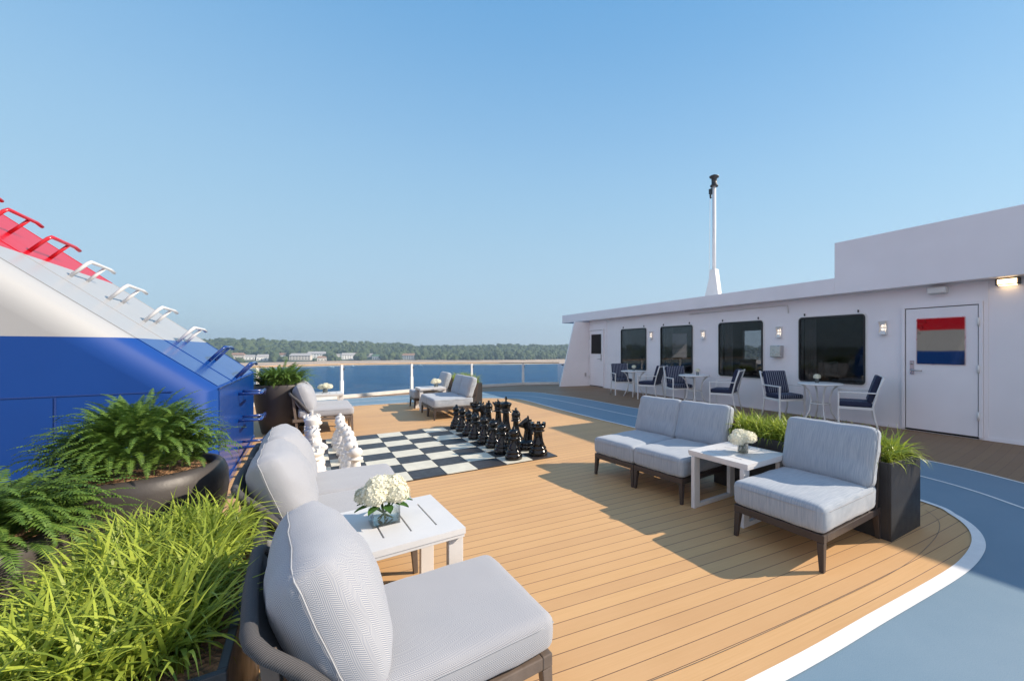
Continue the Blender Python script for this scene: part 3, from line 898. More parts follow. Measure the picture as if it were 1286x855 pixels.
# ------------------------------------------------------------------ ship funnel
F0 = Vector((-3.18, 3.53, 0))          # near corner of the side panel; local x = -e1 (into the funnel), y = e2
fn = thing('ship_funnel', 'sloping red, white and blue ship funnel with a ladder of pipe rungs', 'ship funnel', F0, A34)
SL = .835; LT = 3.12; KM = 5.2
def m_band():
    m, nt, bs, out = mat('funnel_paint')
    co = objc(nt)
    sp = N(nt, 'ShaderNodeSeparateXYZ'); nt.links.new(co, sp.inputs[0])
    z = sp.outputs[2]
    f = noise_n(nt, co, 1.2, 3)
    wht = mixc(nt, f, (.345,.355,.37), (.385,.395,.405))
    blu = mixc(nt, f, (.001,.040,.22), (.001,.052,.27))
    red = mixc(nt, f, (.47,.004,.012), (.54,.006,.018))
    c = mixc(nt, math_(nt, 'GREATER_THAN', z, 1.44), blu, wht)
    c = mixc(nt, math_(nt, 'GREATER_THAN', z, 2.19), c, red)
    nt.links.new(c, bs.inputs['Base Color'])
    bs.inputs['Roughness'].default_value = .62; bs.inputs['Specular IOR Level'].default_value = .35; bs.inputs['Coat Weight'].default_value = .0; bs.inputs['Coat Roughness'].default_value = .2
    bump(nt, bs, noise_n(nt, co, 1.8, 3), .25, .03)
    return m
M['band'] = m_band()
M['band_gloss'] = M['band'].copy(); M['band_gloss'].name = 'funnel_gloss_paint'
g_b = M['band_gloss'].node_tree.nodes['Principled BSDF']
g_b.inputs['Roughness'].default_value = .3; g_b.inputs['Coat Weight'].default_value = .5; g_nt = M['band_gloss'].node_tree; g_z = [n_ for n_ in g_nt.nodes if n_.bl_idname == 'ShaderNodeSeparateXYZ'][0].outputs[2]
g_nt.links.new(ramp(g_nt, g_z, 1.438, 1.442, .42, .02), g_b.inputs['Coat Weight'])
g_b.inputs['Specular IOR Level'].default_value = .12
g_b.inputs['Coat Roughness'].default_value = .16; g_b.inputs['Coat IOR'].default_value = 1.5
# body: profile in (x,z) swept along y with rounded near crease
mb = MB()
def prof_pts(shrink):
    s = shrink
    return [(0-s, 0), (0-s, 1.0-s*.45), (-KM, 1+SL*KM-s*1.3), (-KM, 0)]
ys = []
rc = .22
for k in range(9):
    a = math.pi/2*k/8
    ys.append((rc*(1-math.sin(a)), rc*(1-math.cos(a)), k))
# k=0: y=rc, shrink 0 ; k=8: y=0, shrink rc
rows = [(LT, 0)]+[(y_, s_) for y_, s_, _ in ys]
vs = []
for y_, s_ in rows:
    for x_, z_ in prof_pts(s_): vs.append((x_, y_, z_))
fs = []
for i in range(len(rows)-1):
    for k in range(3): fs.append((i*4+k, i*4+k+1, (i+1)*4+k+1, (i+1)*4+k))
fs.append((3,2,1,0)); n0 = (len(rows)-1)*4; fs.append((n0, n0+1, n0+2, n0+3))
mb.add(vs, fs, 0, False)
fb = mb.build('funnel_body', M['band'], fn, .012, 2)
for p in fb.data.polygons:
    if len(p.vertices) == 4 and p.index < len(fs)-2 and p.index >= 3: p.use_smooth = True
# glossy cover plates on the slope and the side
def plate(name, q, n_, th=.006):
    m_ = MB(); q = [Vector(p_) for p_ in q]; n_ = Vector(n_)
    m_.add([p_+n_*.0015 for p_ in q]+[p_+n_*th for p_ in q], [(3,2,1,0),(4,5,6,7),(0,1,5,4),(1,2,6,5),(2,3,7,6),(3,0,4,7)]); return m_.build(name, M['band_gloss'], fn)
sn_ = Vector((SL, 0, 1)).normalized()
plate('slope_plate', [(-.012,.26,1+SL*.012),(-.012,1.04,1+SL*.012),(-KM,1.04,1+SL*KM),(-KM,.26,1+SL*KM)][::-1], sn_)
plate('slope_plate', [(-.012,1.06,1+SL*.012),(-.012,LT-.03,1+SL*.012),(-KM,LT-.03,1+SL*KM),(-KM,1.06,1+SL*KM)][::-1], sn_)
plate('side_plate', [(0,.24,.07),(0,LT-.01,.07),(0,LT-.01,.975),(0,.24,.975)], (1,0,0))
for z_ in (1.0,):
    m_ = MB(); m_.box(-KM+.05, -.25, -.005, -.001, z_-.004, z_+.004); m_.build('weld_seam', M['blue_paint'], fn)
m_ = MB(); m_.box(-.88, -.87, -.005, -.001, .08, .99); m_.build('weld_seam', M['blue_paint'], fn)
# thin plate edges and seams on the slope
def sl(k, y, off=0):
    n = Vector((.64, 0, .768)); return Vector((-k, y, 1+SL*k))+n*off
for y_ in (1.05, LT-.02):
    mm = MB(); mm.bar(sl(.0, y_, .004), sl(KM, y_, .004), .018, .012); mm.build('edge_strip', M['band'], fn)
mm = MB(); mm.box(.0, .012, .0+.2, LT, .985, 1.0); mm.build('edge_strip', M['blue_paint'], fn)
# rungs
ks = [2.04, 1.78, 1.52, 1.266, 1.012, .758, .504, .25, .02]
def rung_pts(o, n, y0, y1, s, drop):
    return [o(y0, 0), o(y0, s*.85), o(y0, s)+Vector((0,.02,0)), o((y0+y1)/2, s), o(y1, s)+Vector((0,-.02+.02,0)), o(y1, s)+Vector((0,.10,0))+drop]
for k in ks:
    m = M['red_paint'] if k > 1.42 else (M['white_gloss'] if k > .45 else M['blue_paint'])
    r = MB(); s = .21
    r.tube([sl(k,1.47,-.01), sl(k,1.47,s*.88), sl(k,1.49,s), sl(k,1.70,s), sl(k,1.98,s), sl(k-.015,2.06,s-.012)], .0165, 8)
    r.tube([sl(k,1.85,-.01), sl(k,1.85,s)], .0155, 8)
    r.build('ladder_rung', m, fn)
for z in (.83, .52, .21):
    r = MB(); s = .21
    r.tube([(-.01,1.47,z),(s*.88,1.47,z),(s,1.49,z),(s,1.70,z),(s,1.95,z),(s,2.05,z),(s-.01,2.08,z-.06)], .0165, 8)
    r.tube([(-.01,1.85,z),(s,1.85,z)], .0155, 8)
    r.build('ladder_rung', M['blue_paint'], fn)
# plinth
mm = MB(); mm.box(-KM+.1, .02, -.02, LT+.02, .004, .07); mm.build('plinth', M['blue_paint'], fn, .004)

# ------------------------------------------------------------------ deckhouse
C0 = Vector((.146, 15.1, 0)); RW = math.atan2(-.842, .539)
def wl(px, py=None, off=0.0):
    r = (px-CX)/FP; Y = (8.2626+off)/(.842*r+.539); X = r*Y
    s = (X-C0.x)*.539-(Y-C0.y)*.842
    if py is None: return s
    return s, HC+(HY-py)*Y/FP
def wpt(s, y, z=0):
    return C0+Vector((.539, -.842, 0))*s+Vector((.842, .539, 0))*y+Vector((0,0,z))
dh = thing('deckhouse', 'long white deckhouse with dark windows, two doors and an overhanging flat roof', 'deckhouse', C0, RW)
s_end = 21.0
ZT, ZB = 1.985, .695
WINS = [(wl(a_), wl(b_)) for a_, b_ in ((780.3,812.4),(830,870.6),(903,958.9),(1003.8,1087.6))]
mb = MB(); cur = 0
for a_, b_ in WINS:
    mb.box(cur, a_+.025, 0, .12, 0, 2.36)
    mb.box(a_+.025, b_-.025, 0, .12, 0, ZB+.025); mb.box(a_+.025, b_-.025, 0, .12, ZT-.025, 2.36); cur = b_-.025
mb.box(cur, s_end, 0, .12, 0, 2.36); mb.box(0, .12, .12, 6, 0, 2.36); mb.build('wall', M['house_white'], dh)
# lounge behind the windows
M['room_wall'] = plain('room_panelling', (.26,.19,.14), .6, var=.2); M['curtain'] = plain('curtain_cloth', (.75,.70,.62), .9, var=.15)
M['room_dark'] = plain('room_dark_furniture', (.05,.04,.035), .5, var=.2)
mb = MB(); cur = .12
for a_, b_ in ((1.2,2.3),(4.6,5.9),(8.2,9.3),(11.0,12.4)):
    mb.box(cur, a_, 2.6, 2.7, 0, 2.355); mb.box(a_, b_, 2.6, 2.7, 0, .9); mb.box(a_, b_, 2.6, 2.7, 1.9, 2.355); cur = b_
mb.box(cur, s_end, 2.6, 2.7, .0, 2.355); mb.build('room_back_wall', M['room_wall'], dh)
mb = MB(); mb.box(.12, s_end, .12, 2.6, .01, .03); mb.build('room_floor', M['room_dark'], dh)
for a_, b_ in WINS:
    for x_, sg_ in ((a_-.02, 1), (b_+.02, -1)):
        if (a_, sg_) in ((WINS[1][0], -1), (WINS[3][0], -1)): continue
        mb = MB(); n_ = 26; vs_ = []
        for k_ in range(n_+1):
            xx_ = x_+sg_*.24*k_/n_; yy_ = .24+.022*math.sin(k_*1.7)
            vs_ += [(xx_, yy_, .25), (xx_, yy_, 2.2)]
        mb.add(vs_, [(2*k_, 2*k_+2, 2*k_+3, 2*k_+1) for k_ in range(n_)], 0, True); mb.build('curtain', M['curtain'], dh)
    mb = MB(); xm_ = (a_+b_)/2; mb.box(xm_-.28, xm_+.28, .9, 1.4, .70, .74); mb.box(xm_-.04, xm_+.04, 1.1, 1.18, .03, .70); mb.build('room_table', M['curtain'], dh)
    mb = MB(); mb.lathe([(.02,.74),(.02,1.0),(.11,1.0),(.07,1.22)], 14, 0, (xm_+.1, 1.15, 0)); mb.build('room_table_lamp', M['curtain'], dh)
    for sg_ in (-1, 1):
        mb = MB(); mb.box(xm_+sg_*.62-.06, xm_+sg_*.62+.06, .85, 1.45, .03, 1.08); mb.box(xm_+sg_*.62-.25*(sg_ > 0)-.0, xm_+sg_*.62+.25*(sg_ < 0), .87, 1.43, .35, .5); mb.build('room_chair', M['room_dark'], dh, .03)
# wing at the far end: trapezoid leaning back to the roof
mb = MB()
wd = Vector((-.934, -.356, 0)); wn = Vector((.356, -.934, 0))
def loc(v): 
    v = v-C0; return Vector((v.x*.539-v.y*.842, v.x*.842+v.y*.539, v.z))
pts = [C0, C0+wd*1.12, C0+wd*.56+Vector((0,0,2.33)), C0+Vector((0,0,2.33))]
vs = [loc(p-wn*0) for p in pts]+[loc(p-wn*.10) for p in pts]
mb.add(vs, [(0,3,2,1),(4,5,6,7),(0,1,5,4),(1,2,6,5),(2,3,7,6),(3,0,4,7)])
mb.build('wing_wall', M['house_white'], dh)
mb = MB(); q_ = loc(C0+wd*.98+Vector((0,0,.78))-wn*0); mb.tube([q_+Vector((0,-.02,0)), q_+Vector((.0,-.05,0))], .03, 10); mb.tube([q_+Vector((-.07,-.055,0)), q_+Vector((.07,-.055,0))], .014, 8); mb.build('cleat', M['dark_metal'], dh)
mb = MB(); q_ = loc(C0+wd*.12+Vector((0,0,.42))); mb.box(q_.x-.03, q_.x+.03, q_.y-.06, q_.y-.01, .36, .48); mb.build('socket_box', M['steel'], dh)
# roof
s_l, _ = wl(706, 400, -.25)
s_b, zt = wl(1048, 307, -.25)
mb = MB(); mb.box(s_l, s_b, -.25, 6, 2.36, 2.66); mb.build('roof', M['house_white'], dh, .008)
mb = MB(); mb.box(s_b, s_end, -.25, 6, 2.36, 3.31); mb.build('roof', M['house_white'], dh, .008)
# wall seams, corner post, kick strip
mb = MB(); mb.box(.125, s_end, -.012, -.001, 0.0, .05); mb.build('base_strip', M['house_white'], dh)
for px in (761, 1236):
    s = wl(px); mb = MB(); mb.box(s, s+.05, -.012, -.001, .055, 2.355); mb.build('wall_seam', M['house_white'], dh)

def rrect(x0, x1, z0, z1, r, n=5):
    pts = []
    for cx, cz, a0 in ((x1-r, z1-r, 0), (x0+r, z1-r, 90), (x0+r, z0+r, 180), (x1-r, z0+r, 270)):
        for k in range(n+1):
            a = R(a0+90*k/n); pts.append((cx+r*math.cos(a), cz+r*math.sin(a)))
    return pts
def slabY(mb, pts, y0, y1):
    n = len(pts)
    vs = [(x,y0,z) for x, z in pts]+[(x,y1,z) for x, z in pts]
    mb.add(vs, [tuple(range(n)), tuple(reversed(range(n, 2*n)))]+[(i, n+i, n+(i+1) % n, (i+1) % n) for i in range(n)])
def ringY(mb, po, pi2, y0, y1):
    n = len(po)
    vs = [(x,y0,z) for x, z in po]+[(x,y0,z) for x, z in pi2]+[(x,y1,z) for x, z in po]+[(x,y1,z) for x, z in pi2]
    fs = []
    for i in range(n):
        j = (i+1) % n
        fs += [(i, n+i, n+j, j), (i, j, 2*n+j, 2*n+i), (n+i, 3*n+i, 3*n+j, n+j)]
    mb.add(vs, fs)
for a, b in ((780.3,812.4),(830,870.6),(903,958.9),(1003.8,1087.6)):
    s0, s1 = wl(a), wl(b)
    w = thing('x', None, None); bpy.data.objects.remove(w)
    po = rrect(s0, s1, ZB, ZT, .07); pi2 = rrect(s0+.035, s1-.035, ZB+.035, ZT-.035, .045)
    rg_ = MB(); ringY(rg_, rrect(s0-.022, s1+.022, ZB-.022, ZT+.022, .09), rrect(s0+.002, s1-.002, ZB+.002, ZT-.002, .07), -.016, -.001); rg_.build('window_surround', M['white_metal'], dh)
    fr = MB(); ringY(fr, po, pi2, -.028, -.001)
    f = fr.build('window', M['rubber'], dh, .003)
    p = MB(); slabY(p, pi2, -.014, -.002); p.build('pane', M['win_glass'], f)
    cl = MB()
    for s in (s0+.12, s1-.12):
        cl.box(s-.008, s+.008, -.03, -.002, ZT+.03, ZT+.075)
    cl.build('window_clip', M['dark_metal'], f)
# doors
def door(px0, px1, ztop, pane_, handle_left, pm):
    s0, s1 = wl(px0), wl(px1); z0 = .03
    d = MB(); d.box(s0+.012, s1-.012, -.030, -.001, z0+.01, ztop)
    o = d.build('door', M['house_white'], dh, .006)
    fr = MB()
    ft = .045
    fr.box(s0-ft, s0, -.045, -.001, z0, ztop+.012+ft); fr.box(s1, s1+ft, -.045, -.001, z0, ztop+.012+ft); fr.box(s0, s1, -.045, -.001, ztop+.012, ztop+.012+ft)
    fr.build('door_frame', M['house_white'], o, .003)
    gp = MB(); gp.box(s0, s0+.012, -.010, -.0015, z0+.01, ztop+.012); gp.box(s1-.012, s1, -.010, -.0015, z0+.01, ztop+.012); gp.box(s0+.012, s1-.012, -.010, -.0015, ztop, ztop+.012)
    gp.box(s0, s1, -.02, -.0125, z0-.02, z0+.01)
    gp.build('door_gasket', M['rubber'], o)
    (a, zt_), (b, zb_) = pane_
    po = rrect(a-.012, b+.012, zb_-.012, zt_+.012, .02); pi2 = rrect(a, b, zb_, zt_, .015)
    f = MB(); ringY(f, po, pi2, -.038, -.031); f.build('window_trim', M['steel'], o)
    p = MB(); slabY(p, pi2, -.034, -.0305); p.v = [Vector((q_.x, q_.y-.006*(zt_-q_.z)/(zt_-zb_)*(1 if q_.y < -.033 else 0)+(.0 if q_.y < -.033 else .0), q_.z)) for q_ in p.v]; p.build('window_pane', pm, o)
    hs = s0+.10 if handle_left else s1-.10
    h = MB(); h.box(hs-.028, hs+.028, -.040, -.0305, .93, 1.16)
    sg = 1 if handle_left else -1
    h.tube([(hs, -.04, 1.0), (hs, -.085, 1.0), (hs+sg*.02, -.09, 1.0), (hs+sg*.15, -.09, .995)], .011, 8)
    h.tube([(hs, -.04, 1.11), (hs, -.048, 1.11)], .017, 12)
    h.build('handle', M['steel'], o)
    for z in (.35, 1.05, 1.75):
        hi = MB(); x = s1 if handle_left else s0
        hi.tube([(x, -.055, z-.06), (x, -.055, z+.06)], .014, 8); hi.build('hinge', M['white_metal'], o)
a, zt_ = wl(1153, 401); b, _ = wl(1213, 401)
door(1137.7, 1230.6, 2.005, ((a, zt_), (b, wl(1183, 457.3)[1])), True, M['door_pane'])
a, zt_ = wl(743.8, 420); b, _ = wl(756, 420)
door(741.5, 758, 2.0, ((a, 1.86), (b, 1.18)), False, M['pane'])

# wall lamps: white box open as two bow-tie hollows
def wall_lamp(px, py, label, first):
    s, z = wl(px, py)
    t = thing('wall_lamp', label, 'wall lamp', wpt(s, 0, z), RW, 'white up and down wall lamps on the deckhouse')
    b = MB(); w, hh, d = .055, .115, .075
    # side profile: waist in the middle
    b.box(-w, w, -.012, -.001, -hh, hh)
    for sg in (-1, 1):
        for sx in (-1, 1):
            b.add([(sx*w, -.012, sg*hh), (sx*w, -d, sg*hh), (sx*w*.98, -.025, 0.0), (sx*w*.98, -.012, 0)], [(0,1,2,3)])
        b.add([(-w,-d,sg*hh),(w,-d,sg*hh),(w*.25,-.03,0),(-w*.25,-.03,0)], [(0,1,2,3)])
        b.box(-w, w, -d, -.012, sg*hh-.004, sg*hh+.004)
    b.build('lamp_housing', M['white_metal'], t)
    for sg in (-1, 1):
        l = MB(); l.add([(-w*.8,-.0145,sg*.012),(w*.8,-.0145,sg*.012),(w*.45,-.0145,sg*.075),(-w*.45,-.0145,sg*.075)], [(0,1,2,3)] if sg > 0 else [(3,2,1,0)]); 
        l.lathe([(.022,0),(.02,.006),(.001,.010)], 16, 0, (0,0,0), True, Matrix.Translation((0,-.050,sg*.030)) @ Matrix.Rotation(R(90), 4, 'X'))
        l.build('lit_bulb', M['lamp_soft'], t)
for i, (px, py, lb) in enumerate([(818.5,421,'small lit wall lamp between the two farthest windows'),(884,420,'small lit wall lamp between the middle windows'),(979.5,417,'small lit wall lamp above the grey metal wall box'),(1110.5,411.5,'lit wall lamp between the largest window and the near door')]):
    wall_lamp(px, py, lb, i == 0)
# grey electrical box
s, z = wl(977.5, 441)
t = thing('electrical_box', 'grey steel electrical box on the wall under a wall lamp', 'electrical box', wpt(s, 0, z), RW)
b = MB(); b.box(-.125,.125,-.11,-.001,-.125,.125); b.build('box_body', M['steel'], t, .008)
b = MB(); b.box(-.115,.115,-.118,-.1105,-.115,.115); b.build('box_door', M['steel'], t, .004)
# conduit
s0, z0 = wl(960, 383); 
t = thing('cable_conduit', 'thin white conduit under the roof above the windows', 'conduit', wpt(s0, 0, 0), RW)
b = MB(); b.tube([(-2.2,-.02,2.27),(.45,-.02,2.27),(.55,-.02,2.25),(.57,-.02,2.10)], .012, 8); b.build('pipe', M['white_metal'], t)
# box above door
s, z = wl(1180, 365)
t = thing('junction_box', 'small white junction box under the roof above the near door', 'junction box', wpt(s, 0, z), RW)
b = MB(); b.box(-.12,.12,-.12,-.001,-.05,.05); b.build('box_body', M['white_metal'], t, .006)
b = MB(); b.box(-.11,.11,-.128,-.1205,-.042,.042); b.build('cover_plate', M['white_metal'], t, .003)
# flood lamp, lit
s, z = wl(1268, 354)
t = thing('flood_lamp', 'lit warm flood lamp under the roof at the right edge', 'flood lamp', wpt(s, 0, z), RW)
b = MB(); b.box(-.125,.125,-.10,-.001,-.045,.045); b.build('lamp_housing', M['dark_metal'], t, .006)
b = MB(); b.box(-.10,.10,-.112,-.1005,-.034,.034); b.build('lit_lens', M['lamp_warm'], t, .004)
b = MB(); b.box(-.09,.09,-.09,-.02,-.052,-.0455); b.build('lit_lens', M['lamp_warm'], t)
# small camera dome under far roof end
s, z = wl(733, 405)
t = thing('ceiling_speaker', 'small round fitting under the far end of the roof', 'light fitting', wpt(s, -.1, 2.358), RW)
b = MB(); b.lathe([(.09,0),(.09,-.03),(.07,-.05),(.001,-.055)], 20, cap=False); b.build('fitting_body', M['steel'], t)
# mast
mp = Vector((4.0, 12.8, 2.66)); mt = thing('signal_mast', 'slim white mast with a lamp on top standing on the deckhouse roof', 'mast', mp, RW)
b = MB(); b.tube([(0,0,.3),(0,0,3.72)], .055, 14); b.build('pole', M['white_metal'], mt)
b = MB(); b.add([(-.28,-.09,0),(.28,-.09,0),(.28,.09,0),(-.28,.09,0),(-.09,-.09,1.15),(.10,-.09,1.15),(.10,.09,1.15),(-.09,.09,1.15)], [(0,3,2,1),(4,5,6,7),(0,1,5,4),(1,2,6,5),(2,3,7,6),(3,0,4,7)]); b.build('mast_step', M['white_metal'], mt, .01)
b = MB(); b.bar((-.42,0,0),(-.16,0,.85),.07,.05); b.build('stay_bracket', M['white_metal'], mt)
b = MB(); b.lathe([(.12,3.72),(.12,3.76),(.08,3.78),(.085,3.98),(.14,4.0),(.15,4.03),(.05,4.08)], 16); b.build('mast_lamp', M['dark_metal'], mt)
b = MB(); b.box(-.17,-.05,-.05,.05,3.52,3.68); b.tube([(-.15,0,3.5),(-.13,0,3.4)], .03, 8); b.build('side_fitting', M['dark_metal'], mt)
b = MB(); b.tube([(-.16,0,3.5),(-.20,0,.7)], .006, 5); b.build('halyard', M['white_metal'], mt)

# ------------------------------------------------------------------ cafe sets by the wall
def cafe_chair():
    t = thing('cafe_chair', 'x', 'chair')          # faces -y
    m = M['white_metal']; w = .265
    for sx in (-1, 1):
        l = MB(); l.bar((sx*w,-.25,0),(sx*w,-.25,.622),.030,.026); l.build('front_leg', m, t, .004)
        l = MB(); l.tube([(sx*w,.31,0),(sx*w,.255,.18),(sx*w,.225,.40),(sx*w,.29,.66),(sx*w,.37,.90)], .0165, 8); l.build('rear_leg', m, t)
        l = MB(); l.bar((sx*w,-.265,.630),(sx*w,.29,.630),.040,.020); l.build('armrest', m, t, .004)
    f = MB()
    f.bar((-w,-.25,.375),(w,-.25,.375),.024,.038); f.bar((-w,.225,.375),(w,.225,.375),.024,.038)
    for sx in (-1, 1): f.bar((sx*w,-.25,.375),(sx*w,.225,.375),.024,.038)
    f.bar((-w,.362,.875),(w,.362,.875),.02,.026)
    f.build('frame', m, t)
    c = cushion(.248,.235,.042,.028,.012,6); xf(c, Matrix.Translation((0,-.015,.436))).build('seat_cushion', M['navy'], t)
    c = cushion(.245,.225,.040,.028,.012,6); xf(c, Matrix.Translation((0,.245,.69)) @ Matrix.Rotation(R(90-17), 4, 'X')).build('back_cushion', M['navy'], t)
    return t
def cafe_table():
    t = thing('cafe_table', 'x', 'table')
    b = MB(); b.lathe([(.001,.70),(.35,.70),(.37,.705),(.372,.72),(.36,.728),(.001,.728)], 40, cap=False); b.build('table_top', M['white_metal'], t)
    for k in range(4):
        a = R(45+90*k); c, s_ = math.cos(a), math.sin(a)
        l = MB(); l.tube([(c*.30,s_*.30,.70),(c*.20,s_*.20,.60),(c*.15,s_*.15,.42),(c*.18,s_*.18,.22),(c*.29,s_*.29,0)], .016, 8); l.build('leg', M['white_metal'], t)
    r = MB(); r.tube([(.155*math.cos(2*math.pi*k/20), .155*math.sin(2*math.pi*k/20), .36) for k in range(20)], .010, 6, closed=True); r.build('ring_brace', M['white_metal'], t)
    return t
CP, TPc = cafe_chair(), cafe_table()
def wxy(px, off):
    r = (px-CX)/FP; Y = (8.2626-off)/(.842*r+.539); return Vector((r*Y, Y, 0))
sets = [(781,796,817,.75,'farthest'), (853,872,910,.75,'middle'), (984,1030,1075,.62,'nearest')]
wa = math.degrees(RW)
first = True
for i, (pa, pt, pb, off, nm) in enumerate(sets):
    tb = place(TPc, i > 0, wxy(pt, off), RW, 'round white table of the %s cafe set against the deckhouse wall' % nm, 'round white cafe tables by the wall')
    # chair beyond the table (faces camera side) and chair on the near side
    near_face = 'left' 
    # facing direction +wall axis for the far chair: local -y -> +axis
    ra = RW+R(90)+R(-22)
    place(CP, not first, wxy(pa, off), ra, 'navy striped white chair on the far side of the %s cafe table' % nm, 'white cafe chairs with navy striped cushions'); first = False
    place(CP, True, wxy(pb, off), RW-R(90)+R(25), 'navy striped white chair on the near side of the %s cafe table' % nm, 'white cafe chairs with navy striped cushions')
def posy(loc, label):
    t = thing('flower_vase', label, 'flower vase', loc, 0, 'small white posies on the cafe tables')
    g_ = MB(); g_.lathe([(.03,0),(.034,.07),(.031,.07),(.028,.006),(.001,.006)], 16); g_.build('glass_vase', M['vase_glass'], t)
    b = MB(); core(b, (0,0,.11), .055); bloom(b, (0,0,.11), .058, 110, .8, .014); b.build('bloom', M['petal'], t)
posy(wxy(796,.75)+Vector((0,0,.728)), 'small white posy on the farthest cafe table')
posy(wxy(876,.75)+Vector((0,0,.728)), 'small white posy on the middle cafe table')
posy(wxy(1026,.62)+Vector((0,0,.728)), 'small white posy on the nearest cafe table')

# ------------------------------------------------------------------ glass railing
gr = thing('glass_railing', 'glass panel railing with white posts and a slim top rail along the deck edge', 'railing', (0,0,0))
tops = []
for p in RL:
    tops.append(.93 if p.y < 12 else (.90 if p.y < 13.5 else (.86 if p.y < 15 else .82)))
kb = MB()
for i in range(len(RL)-1): kb.bar(RL[i]+Vector((0,0,.045)), RL[i+1]+Vector((0,0,.045)), .10, .09)
kb.build('kerb', M['kerb'], gr)
hr = MB(); hr.tube([p+Vector((0,0,h)) for p, h in zip(RL, tops)], .017, 8); hr.build('handrail', M['wood_rail'], gr)
for i, p in enumerate(RL):
    d = (RL[min(i+1, len(RL)-1)]-RL[max(i-1, 0)]).normalized()
    h = tops[i]
    if i == len(RL)-1: continue
    po = MB(); po.bar(p+Vector((0,0,.09)), p+Vector((0,0,h-.018)), .042, .06, up=d)
    po.bar(p+Vector((0,0,.092)), p+Vector((0,0,.48)), .068, .08, up=d); po.build('post', M['white_metal'], gr, .004)
    cl = MB(); cl.bar(p+d*.045+Vector((0,0,h-.16)), p+d*.045+Vector((0,0,h-.11)), .06, .03, up=d); cl.build('glass_clamp', M['dark_metal'], gr)
for i in range(len(RL)-1):
    a, b = RL[i], RL[i+1]; d = (b-a).normalized(); n = Vector((-d.y, d.x, 0))
    a2, b2 = a+d*.06, b-d*.06
    gm = MB(); z0, z1, z2 = .095, tops[i]-.035, tops[i+1]-.035; e = n*.006
    vs = [a2-e+Vector((0,0,z0)), b2-e+Vector((0,0,z0)), b2-e+Vector((0,0,z2)), a2-e+Vector((0,0,z1)), a2+e+Vector((0,0,z0)), b2+e+Vector((0,0,z0)), b2+e+Vector((0,0,z2)), a2+e+Vector((0,0,z1))]
    gm.add(vs, [(0,1,2,3),(5,4,7,6),(3,2,6,7),(1,0,4,5),(0,3,7,4),(1,5,6,2)]); gm.build('glass_panel', M['rail_glass'], gr)

# ------------------------------------------------------------------ sea, shore, forest, houses, boats
SEA = -20.0
mb = MB(); mb.add([(-1140,-1140,SEA),(1140,-1140,SEA),(1140,1240,SEA),(-1140,1240,SEA)], [(0,1,2,3)])
tag(mb.build('sea', M['sea']), kind='structure')
def shore(az):       # az: radians from +Y toward +X ; distance of waterline
    t = math.degrees(az)
    return 560+25*math.sin(az*7)+18*math.sin(az*13+1)+max(0, -t-40)*2.0+ (45 if t > -14 else (t+40)/26*45 if t > -40 else 0)
def ridge(az):
    t = math.degrees(az)
    return 8.5+2.6*math.sin(az*9+.6)+1.6*math.sin(az*23)+ (5*math.exp(-((t+39)/6)**2))
AZ0, AZ1, NA = R(-140), R(50), 380
def ter(az, q):      # q metres inland
    d = shore(az)+q
    zr = ridge(az)
    if q < 4: z = SEA-.6+q*.3
    elif q < 60: z = SEA+.6+(q-4)*.075
    else:
        f = min(1, (q-60)/260); f = f*f*(3-2*f)
        z = SEA+4.8+(zr-9-SEA-4.8)*f
        z += noise.noise(Vector((az*30, q*.01, 0)))*3*f
    cf = 1/ max(.6, 1)
    return Vector((math.sin(az)*d, math.cos(az)*d, z))
qs = [0,4,20,40,60,70,80,90,120,160,200,240,280,320,400,600]
mb = MB(); vs = []
for i in range(NA+1):
    az = AZ0+(AZ1-AZ0)*i/NA
    for q in qs: vs.append(ter(az, q))
nq = len(qs)
mb.add(vs, [(i*nq+j, (i+1)*nq+j, (i+1)*nq+j+1, i*nq+j+1) for i in range(NA) for j in range(4, nq-1)], 0, True)
tag(mb.build('hillside', M['hill']), kind='structure')
mb = MB(); mb.add(vs, [(i*nq+j, (i+1)*nq+j, (i+1)*nq+j+1, i*nq+j+1) for i in range(NA) for j in range(0, 4)])
mb.v = [v+Vector((0,0,.15)) for v in mb.v]
tag(mb.build('beach', M['sand']), kind='structure')
# forest
ico = []
phi = (1+5**.5)/2
for a in (-1, 1):
    for b in (-phi, phi): ico += [(0,a,b),(a,b,0),(b,0,a)]
ico = [Vector(p).normalized() for p in ico]
import itertools
icf = []
for a, b, c in itertools.combinations(range(12), 3):
    if all(abs((ico[i]-ico[j]).length-1.0515) < .01 for i, j in ((a,b),(b,c),(a,c))):
        n = (ico[b]-ico[a]).cross(ico[c]-ico[a])
        icf.append((a,b,c) if n.dot(ico[a]) > 0 else (a,c,b))
houses_px = [(299,446,16,'cream'),(314,447,12,'white'),(331,448,17,'white'),(356,446,14,'white'),(378,448,26,'cream'),(398,446,22,'white'),(404,450,12,'cream'),(426,446,9,'white'),(438,448,20,'white'),(447,445,9,'cream'),(466,446,9,'white'),(474,449,13,'green'),(514,449,19,'white')]
hpos = []
for px, py, wpx, kind in houses_px:
    az = math.atan((px-CX)/FP)
    q = 62+(451-py)*14
    p = ter(az, q); hpos.append((p, az, wpx, kind, px))
rnd = random.Random(5)
mb = MB()
cnt = 0
